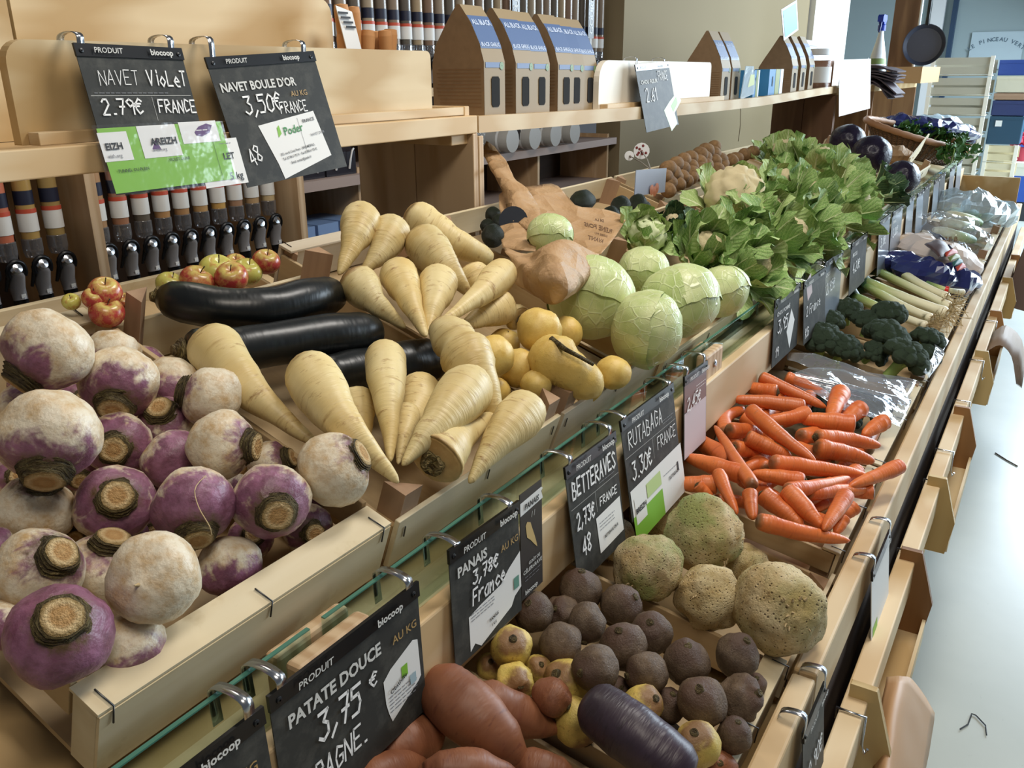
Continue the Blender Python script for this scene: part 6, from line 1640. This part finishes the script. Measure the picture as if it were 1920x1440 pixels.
grey_s = plain('greyish crate slat', '#b9b6a6', .7); pale_s = plain('pale crate slat', '#ddd3b8', .7); gpost = plain('sunlit crate post', '#f3efe2', .7)
ords = ['lowest', 'second', 'third', 'fourth', 'fifth', 'sixth', 'seventh', 'eighth', 'ninth', 'topmost']
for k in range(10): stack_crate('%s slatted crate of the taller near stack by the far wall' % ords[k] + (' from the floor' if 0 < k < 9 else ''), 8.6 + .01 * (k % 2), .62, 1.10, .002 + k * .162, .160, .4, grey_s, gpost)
cols = [('#1f3a44', 'dark teal plastic crate at the foot of the right stack', .26, 1), ('#dcd2b4', 'pale slatted crate second in the right stack', .16, 0), ('#24564b', 'green crate with a yellow blob in the right stack', .17, 1), ('#dcd2b4', 'pale slatted crate above the green one in the right stack', .15, 0), ('#d9cda8', 'yellowish slatted crate in the middle of the right stack', .15, 0), ('#254a63', 'tall dark teal box with white mark in the right stack', .24, 1), ('#2c3a6a', 'dark blue crate above the tall teal box', .13, 1), ('#a98a72', 'brown low crate near the top of the right stack', .06, 1), ('#d5d0bb', 'pale box near the top of the right stack', .14, 1), ('#2c4a96', 'bright blue crate on top of the right stack', .13, 1)]
z = .002
for k, (cc, lab, h, cl) in enumerate(cols):
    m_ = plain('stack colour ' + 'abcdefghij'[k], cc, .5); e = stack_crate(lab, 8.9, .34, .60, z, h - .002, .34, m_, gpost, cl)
    if k == 2: MB().lathe([(.05, 0), (.04, .008), (.001, .01)], 16, frame((-.008, .14, .08), (-1, 0, 0))).build('yellow_mark', plain('yellow logo print', '#d9d05a', .5), e)
    if k == 5: MB().box(-.009, -.006, .16, .21, .15, .2).build('white_mark', white_p, e)
    z += h
tb = thing('side_table', 'white wooden table at the right picture border', 'table', (9.7, .2, 0)); tw = plain('white table paint', '#e6e6dc', .6)
MB().box(-.3, .3, -.3, .26, .66, .70).build('table_top', tw, tb)
for x in (-.27, .24):
    for y in (-.27, .2): MB().box(x, x + .05, y, y + .05, 0, .66).build('leg', tw, tb)
MB().box(-.28, -.26, -.3, .26, .58, .66).build('apron', tw, tb)
e = thing('flower_pot', 'pot with pink blossoms and teal leaves on the white table', 'plant', (9.6, .32, .701)); MB().lathe([(.001, 0), (.06, 0), (.08, .12), (.07, .12), (.06, .02)], 16).build('pot', plain('red pot', '#b43a4e', .5), e)
m = MB(); rr = random.Random(4)
for j in range(26): add_leaf(m, leaf_frame((rr.gauss(0, .06), rr.gauss(0, .06), .13 + rr.random() * .05), (rr.gauss(0, 1), rr.gauss(0, 1), .6), (0, 0, 1)), .12, .09, .2, .3, .2, j, 0, 4, 4)
m.build('blossoms', plain('pink petals', '#e8506e', .5), e)
m = MB()
for j in range(14): add_leaf(m, leaf_frame((rr.gauss(0, .05), rr.gauss(0, .05), .22), (rr.gauss(0, .6), rr.gauss(0, .6), 1), (0, -1, .2)), .2, .08, .2, .3, .2, j, 0, 4, 4)
m.build('leaves', plain('teal leaves', '#3fa9b5', .5), e)
o = MB().box(10.6, 10.9, -.1, .42, .2, 1.6).build('drinks_display', plain('deep blue panel', '#2b4fa0', .4)); tag(o, 'deep blue display unit behind the white table', 'display')
o = MB().box(10.62, 10.88, -.08, .4, .002, .2).build('foot', plain('dark unit foot', '#2a2d33', .6), o, o.matrix_world.inverted())
ps = MB().box(11.975, 11.99, .60, 1.14, 1.52, 1.92).build('poster', plain('pale poster paper', '#b9cbd2', .7)); tag(ps, 'pale poster with an arc of lettering on the far wall', 'poster')
m = MB(); t_ = 'LE PINCEAU VERT'; R_ = .42
for k, ch in enumerate(t_):
    if ch == ' ': continue
    a = (k - (len(t_) - 1) / 2) * .095; g = text_mb(ch, .06, .02); fr = frame((11.972, .87 - R_ * math.sin(a), 1.40 + R_ * math.cos(a)), (-1, 0, 0), (0, -math.cos(a), -math.sin(a)))
    m.add([fr @ (p - V((.02, 0, 0))) for p in g[0]], g[1])
m.build('lettering', plain('grey blue lettering', '#5a6f7d', .6), ps)

# ---------------------------------------------------------------- paper-bag holders on the aisle side
def holder(label, x0, x1, grp='plywood bag holders along the front'):
    e = thing('bag_holder', label, 'bag holder', (x0, .10, .45), grp)
    MB().box(0, x1 - x0, .029, .034, 0, .15).build('back_board', ply, e)
    pent = [(.034, .0), (-.026, .0), (-.036, .08), (-.004, .185), (.034, .185)]
    for x, mm in ((0, kraft_ply), (x1 - x0 - .012, knotty)): MB().prism(pent, ((x, 0, 0), (0, 1, 0), (0, 0, 1)), .012).build('end_panel', mm, e, bevel=.0015)
    MB().box(.012, x1 - x0 - .012, -.026, .029, 0, .008).build('base', ply, e)
    MB().box(.012, x1 - x0 - .012, -.030, -.024, 0, .045).build('front_lip', ply, e)
    return e


holder('nearest plywood bag holder with one curled bag hanging out', 1.17, 1.64)
holder('second plywood bag holder, empty, below the carrots', 2.0, 2.52)
holder('third plywood bag holder with drooping bags', 3.1, 3.7)
holder('fourth plywood bag holder with upright dark bags', 4.35, 4.95)
bk = thing('paper_bag', 'big brown paper bag curling out of the nearest holder', 'paper bag', (1.4, .10, .47)); IB = bk.matrix_basis.inverted()
Zq = at_z
sheet('bag_sheet', [[Zq(1662, 1270, .52), Zq(1690, 1268, .53), Zq(1714, 1277, .50), Zq(1752, 1337, .40)], [Zq(1650, 1330, .52), Zq(1675, 1330, .54), Zq(1705, 1345, .50), Zq(1745, 1390, .40)], [Zq(1636, 1440, .50), Zq(1662, 1440, .53), Zq(1695, 1440, .49), Zq(1736, 1440, .40)], [Zq(1615, 1520, .50), Zq(1645, 1520, .53), Zq(1680, 1520, .49), Zq(1725, 1500, .40)]], plain('smooth kraft paper', '#b58e66', .5), bk, IB, 12, 14, .002, 5)
for k in range(7):
    x = 3.36 + k * .02; P0 = [V((x, .105, .60 - .004 * k)), V((x + .02, .07, .622 - .004 * k)), V((x + .03, .03 - .003 * k, .585 - .006 * k)), V((x + .03, .0 - .003 * k, .49 - .008 * k))]
    q = bez(P0, 9); m = MB(); vs = [p + V((sx * .13, 0, 0)) for p in q for sx in (-1, 1)]; m.add(vs, [(2 * i, 2 * i + 1, 2 * i + 3, 2 * i + 2) for i in range(9)], 0, None, True)
    o = m.build('paper_bag', plain('drooping bag kraft', '#8f7a68', .6) if k == 0 else MAT['drooping bag kraft'], solid=.0012); tag(o, 'brown paper bag drooping from the third holder', 'paper bag', 'drooping bags in the third holder')
for k in range(9):
    x = 4.55 + k * .035; o = MB().box(-.012, .012, -.075, .03, 0, .28 + .03 * math.sin(k * 2)).build('paper_bag', plain('dark kraft bundle', '#6d5850', .6) if k == 0 else MAT['dark kraft bundle'], None, MX.Translation((x, .095, .462)) @ MX.Rotation(.18 + .05 * (k % 3), 4, 'X') @ MX.Rotation(.15 * math.sin(k), 4, 'Z')); tag(o, 'folded dark paper bag standing in the fourth holder', 'paper bag', 'upright bags in the fourth holder')
# lines and hairs on the floor
o = MB().tube([at_z(u, v, .003) for u, v in ((1800, 1367), (1815, 1358), (1822, 1338), (1830, 1341), (1848, 1360), (1850, 1378))], .0016, 5).build('loose_thread', ink); tag(o, 'thin dark thread lying on the pale floor', 'thread')
o = MB().tube([at_z(u, v, .003) for u, v in ((1866, 849), (1888, 863), (1908, 874))], .0025, 5).build('dry_stem', stalk_m); tag(o, 'dry stem lying farther up the pale floor', 'stem')

# ---------------------------------------------------------------- wall of spice dispensers behind
sw = thing('spice_shelf', 'tall wooden shelving holding the spice dispensers', 'shelf', (2.6, 2.4, 0)); IS = sw.matrix_basis.inverted()
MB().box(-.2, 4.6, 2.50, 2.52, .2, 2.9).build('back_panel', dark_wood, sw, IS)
for x in (.4, 1.335, 2.075): MB().box(x, x + .03, 2.12, 2.50, .002, 1.42).build('upright', pine_y, sw, IS)
for x in (2.46, 3.26, 3.78, 4.56): MB().box(x, x + .022, 2.2, 2.50, .002, 1.18).build('upright', pine_y, sw, IS)
for z, a, b in ((1.42, -.2, 4.6), (.80, -.2, 2.07)): MB().box(a, b, 2.14, 2.50, z, z + .03).build('shelf_board', pine, sw, IS)
for z, h in ((1.125, .035), (.90, .035)): MB().box(2.105, 4.6, 2.16, 2.50, z, z + h).build('shelf_board', plain('greyed shelf edge', '#a8958c', .6) if z > 1 else MAT['greyed shelf edge'], sw, IS)
n = NT('spice seen through plastic'); oc = n.n('ObjectInfo').outputs['Color']; spice_m = n.out(n.mix(.12, oc, hexc('#f4ead2')), .22)
clear_d = film('grey clear plastic', (.62, .62, .64), .6, .08, .72)
navy = plain('navy label', '#23273c', .5); redp = plain('red label stripe', '#c8543c', .5)
proto = thing('spice_dispenser', 'x', 'dispenser', (0, 0, 0), None)
DP = {}
MB().lathe([(.001, .16), (.0215, .16), (.0225, .20), (.0225, .42), (.001, .42)], 14).build('tank', spice_m, proto)
MB().lathe([(.0229, .245), (.0229, .28)], 14).build('dark_label', navy, proto)
wl_ = MB().lathe([(.0238, .178), (.0238, .235)], 14).build('white_label', paper_w, proto)
MB().lathe([(.0241, .224), (.0241, .235)], 14).build('red_stripe', redp, wl_)
MB().lathe([(.001, .112), (.02, .112), (.024, .128), (.024, .158), (.018, .162)], 14).build('cup', clear_d, proto)
lv = MB(); lv.tube([V((.0225 * math.cos(t), -.026 - .003 * math.sin(t), .088 + .026 * math.sin(t))) for t in [math.pi * (k / 12 * 1.35 - .175) for k in range(13)]], .0062, 8); lv.tube([(-.019, -.02, .08), (-.024, -.005, .04)], [.006, .004], 8); lv = lv.build('lever', black, proto)
MB().lathe([(.017, 0), (.012, .005), (.001, .007)], 14, frame((0, -.030, .096), (0, -1, .35))).build('lens', steel, lv)
MB().tube([(0, -.012, .10), (0, -.022, .075), (0, -.014, .045), (0, -.02, .015)], [.022, .0205, .020, .022], 12, flat=.7).build('chute', plain('smoky grey plastic', '#8b8a8c', .25), proto)
MB().tube([(0, -.02, .015), (0, -.022, -.012)], [.0195, .017], 12, flat=.75).build('spout_tip', black, proto)
MB().box(-.006, .006, -.0385, -.037, .022, .032).build('tiny_tag', paper_w, proto)


def disp(x, y, z, col, label, s=1.0, first=[True]):
    o = proto if first[0] else copy_tree(proto); first[0] = False
    o.matrix_basis = MX.Translation((x, y, z)) @ MX.Scale(s, 4); o['label'] = label; o['group'] = 'spice dispensers behind the stand'
    for c_ in o.children:
        if c_.name.startswith('tank'): c_.color = hexc(col) + (1,)
    return o


nth = ['first', 'second', 'third', 'fourth', 'fifth', 'sixth', 'seventh', 'eighth', 'ninth', 'tenth', 'eleventh', 'twelfth', 'thirteenth', 'fourteenth', 'fifteenth', 'sixteenth', 'seventeenth', 'eighteenth', 'nineteenth', 'twentieth']
xs = [1.30 - .0185 - .067 * k for k in range(5)]; z0 = .955
for k, cc in enumerate(['#9a7a2e', '#b08a34', '#c65a34', '#3d3a35', '#8a6a3a']):
    disp(xs[k], 2.2, z0, cc, 'lower spice dispenser, %s to the left of the near upright, %s' % (nth[k], ['olive yellow', 'mustard yellow', 'brick orange', 'dark', 'tan'][k]))
for k, cc in enumerate(['#a8794a', '#9a5a34', '#3a2f2a', '#b07a3a', '#a8743a', '#b98a4a', '#c8963a', '#9a6a4a', '#b08a5a', '#c2a878']):
    disp(1.405 + .068 * k, 2.2, z0, cc, 'lower spice dispenser, %s to the right of the near upright, %s' % (nth[k], ['tan', 'rust brown', 'very dark', 'ochre', 'brown', 'sand', 'amber', 'cocoa', 'beige', 'pale'][k]))
pal = ['#6d4a36', '#8a7a6a', '#3a3230', '#9a8a74', '#5a4a40', '#7d6a5a', '#2f2a2a', '#a08a6a']
for k in range(30):
    x = 2.42 + .0735 * k
    if x > 4.58: break
    disp(x, 2.26, 1.452, pal[k % 8], 'upper spice dispenser %s' % ('%s from the left above the pale board' % nth[k] if k < 8 else ('seen over the first kraft cartons, %s from their left' % nth[k - 8] if k < 18 else '%s of the far group beside the beige wall' % nth[k - 18])))
# bulk bins and jars on the shelves seen through the openings
smoke = plain('smoky bin plastic', '#2d2c33', .15); blueb = plain('pale blue box', '#7f9cc8', .4)
for k, x in enumerate((2.135, 2.30)):
    e = thing('bulk_bin', 'dark flip lid bin on the middle shelf, %s one' % ('left', 'right')[k], 'bin', (x, 2.2, 1.161), 'flip lid bins'); MB().prism([(0, 0), (.14, 0), (.14, .075), (.04, .105), (0, .08)], ((0, 0, 0), (0, 1, 0), (0, 0, 1)), .155).build('body', smoke, e)
    for a in (.045, .115): MB().tube([(a, -.004, .02), (a, -.012, .05), (a + .008, -.014, .082), (a + .03, -.002, .088)], .004, 6).build('white_clip', white_p, e)
for k in range(3):
    o = MB().box(2.115 + .12 * k, 2.22 + .12 * k, 2.2, 2.4, .936, 1.0).build('blue_box', blueb); tag(o, 'pale blue box low behind the parsnips, %s of three' % ('left', 'middle', 'right')[k], 'box', 'pale blue boxes')
clr = film('clear bin plastic', (.86, .88, .9), .7, .06, .6)
for k in range(4):
    e = thing('clear_bin', 'clear gravity bin under the long shelf, %s from the left' % nth[k], 'bin', (2.83 + .115 * k, 2.2, 1.161), 'clear bins under the shelf')
    MB().prism([(0, 0), (.2, 0), (.2, .2), (0, .2), (-.03, .1)], ((0, 0, 0), (0, 1, 0), (0, 0, 1)), .105).build('body', clr, e); MB().box(.01, .095, .04, .18, .01, .1).build('contents', plain('pale flakes', '#d8d2c4', .8) if k == 0 else MAT['pale flakes'], e)
for k in range(4):
    e = thing('film_roll', 'plastic wrapped roll beside the beige wall, %s from the left' % nth[k], 'roll', (3.42 + .2 * k, 2.24, 1.22), 'wrapped rolls'); MB().lathe([(.001, 0), (.055, 0), (.055, .18), (.001, .18)], 16, MX.Rotation(math.pi / 2, 4, 'X') @ MX.Translation((0, 0, -.06))).build('wrap', plain('grey white roll', '#b5b3ae', .3) if k == 0 else MAT['grey white roll'], e); MB().lathe([(.056, .0), (.056, .012)], 16, MX.Rotation(math.pi / 2, 4, 'X') @ MX.Translation((0, 0, .06))).build('band', white_p, e)
for k in range(4):
    e = thing('glass_jar', 'clip lid glass jar low behind the avocado crate, %s from the left' % nth[k], 'jar', (2.86 + .14 * k, 2.25, .936), 'clip lid jars'); MB().lathe([(.001, 0), (.05, 0), (.05, .10), (.04, .115)], 14).build('body', clr, e); MB().lathe([(.046, .115), (.046, .14), (.001, .145)], 14).build('lid', clr, e)
    MB().tube([(0, -.052, .08), (0, -.06, .11), (0, -.05, .14)], .004, 6).build('clip', steel, e)
# cork sticks in a tub on the near shelf, with a paper tag
ck = plain('light cork', '#c08a55', .7); e = thing('tub', 'low tub of cork stoppers on the near shelf', 'tub', (1.62, 1.40, 1.405)); MB().lathe([(.001, 0), (.09, 0), (.10, .10), (.095, .10), (.085, .006), (.001, .006)], 20).build('body', smoke, e)
CKP = [(645, 75), (690, 68), (705, 70), (722, 68), (732, 66), (662, 24), (640, 20), (660, 78)]
for k, (u, v) in enumerate(CKP):
    p = at_y(u, v, 1.38 + .02 * (k % 3)); o = MB().lathe([(.001, -.10), (.013, -.10), (.0165, .0), (.015, .012), (.001, .014)], 12, None).build('cork_stopper', ck, None, MX.Translation(p) @ MX.Rotation(.12 * math.sin(k * 2), 4, 'Y')); tag(o, 'tan cork stopper standing in the tub on the near shelf', 'cork', 'cork stoppers')
p = at_y(645, 20, 1.36); q = at_y(668, 68, 1.36); o = MB().prism([(0, 0), (.05, -.01), (.075, -.09), (.03, -.10)], (at_y(628, 10, 1.36), (1, 0, 0), (0, 0, 1)), .002).build('paper_tag', paper_w); tag(o, 'white paper tag with black marks among the corks', 'tag')
f = Face(o)
for j in range(4): q = at_y(634 + j * 5, 25 + j * 9, 1.355); MB().box(q.x, q.x + .03, q.y - .001, q.y, q.z, q.z + .004).build('print', ink, o)
# black banners with white lettering on the dispenser shelving
for (u, v, t_, lab) in ((1108, 72, 'GOURMANDISES', 'narrow black banner with upright white lettering by the beige wall'), (968, 40, 'CUISINE', 'narrow black banner with upright white lettering behind the kraft cartons')):
    p = at_y(u, v, 2.205); e = thing('banner', lab, 'banner', p, 'black banners on the dispenser shelf')
    MB().box(-.032, .032, 0, .004, 0, .55).build('panel', black, e)
    g = text_mb(t_, .052, .025); MB().add([V((.018 - q.y, -.001, .02 + q.x)) for q in g[0]], g[1]).build('lettering', paper_w, e)
    MB().box(-.01, .01, .004, .29, .30, .33).build('bracket', steel, e)
p = at_y(978, 262, 2.17); e = thing('pennant', 'small black pennant with a white letter under the long shelf', 'pennant', p)
MB().prism([(-.035, .03), (.0, -.02), (.035, .03), (.035, .10), (-.035, .10)], ((0, .002, 0), (1, 0, 0), (0, 0, 1)), .002).build('cloth', black, e)
g = text_mb('F', .05, .02); MB().add([V((q.x - .014, -.002, q.y + .035)) for q in g[0]], g[1]).build('lettering', paper_w, e)
MB().tube([(0, .003, .1), (0, .02, 1.40 - p.z)], .003, 5).build('string', black, e)
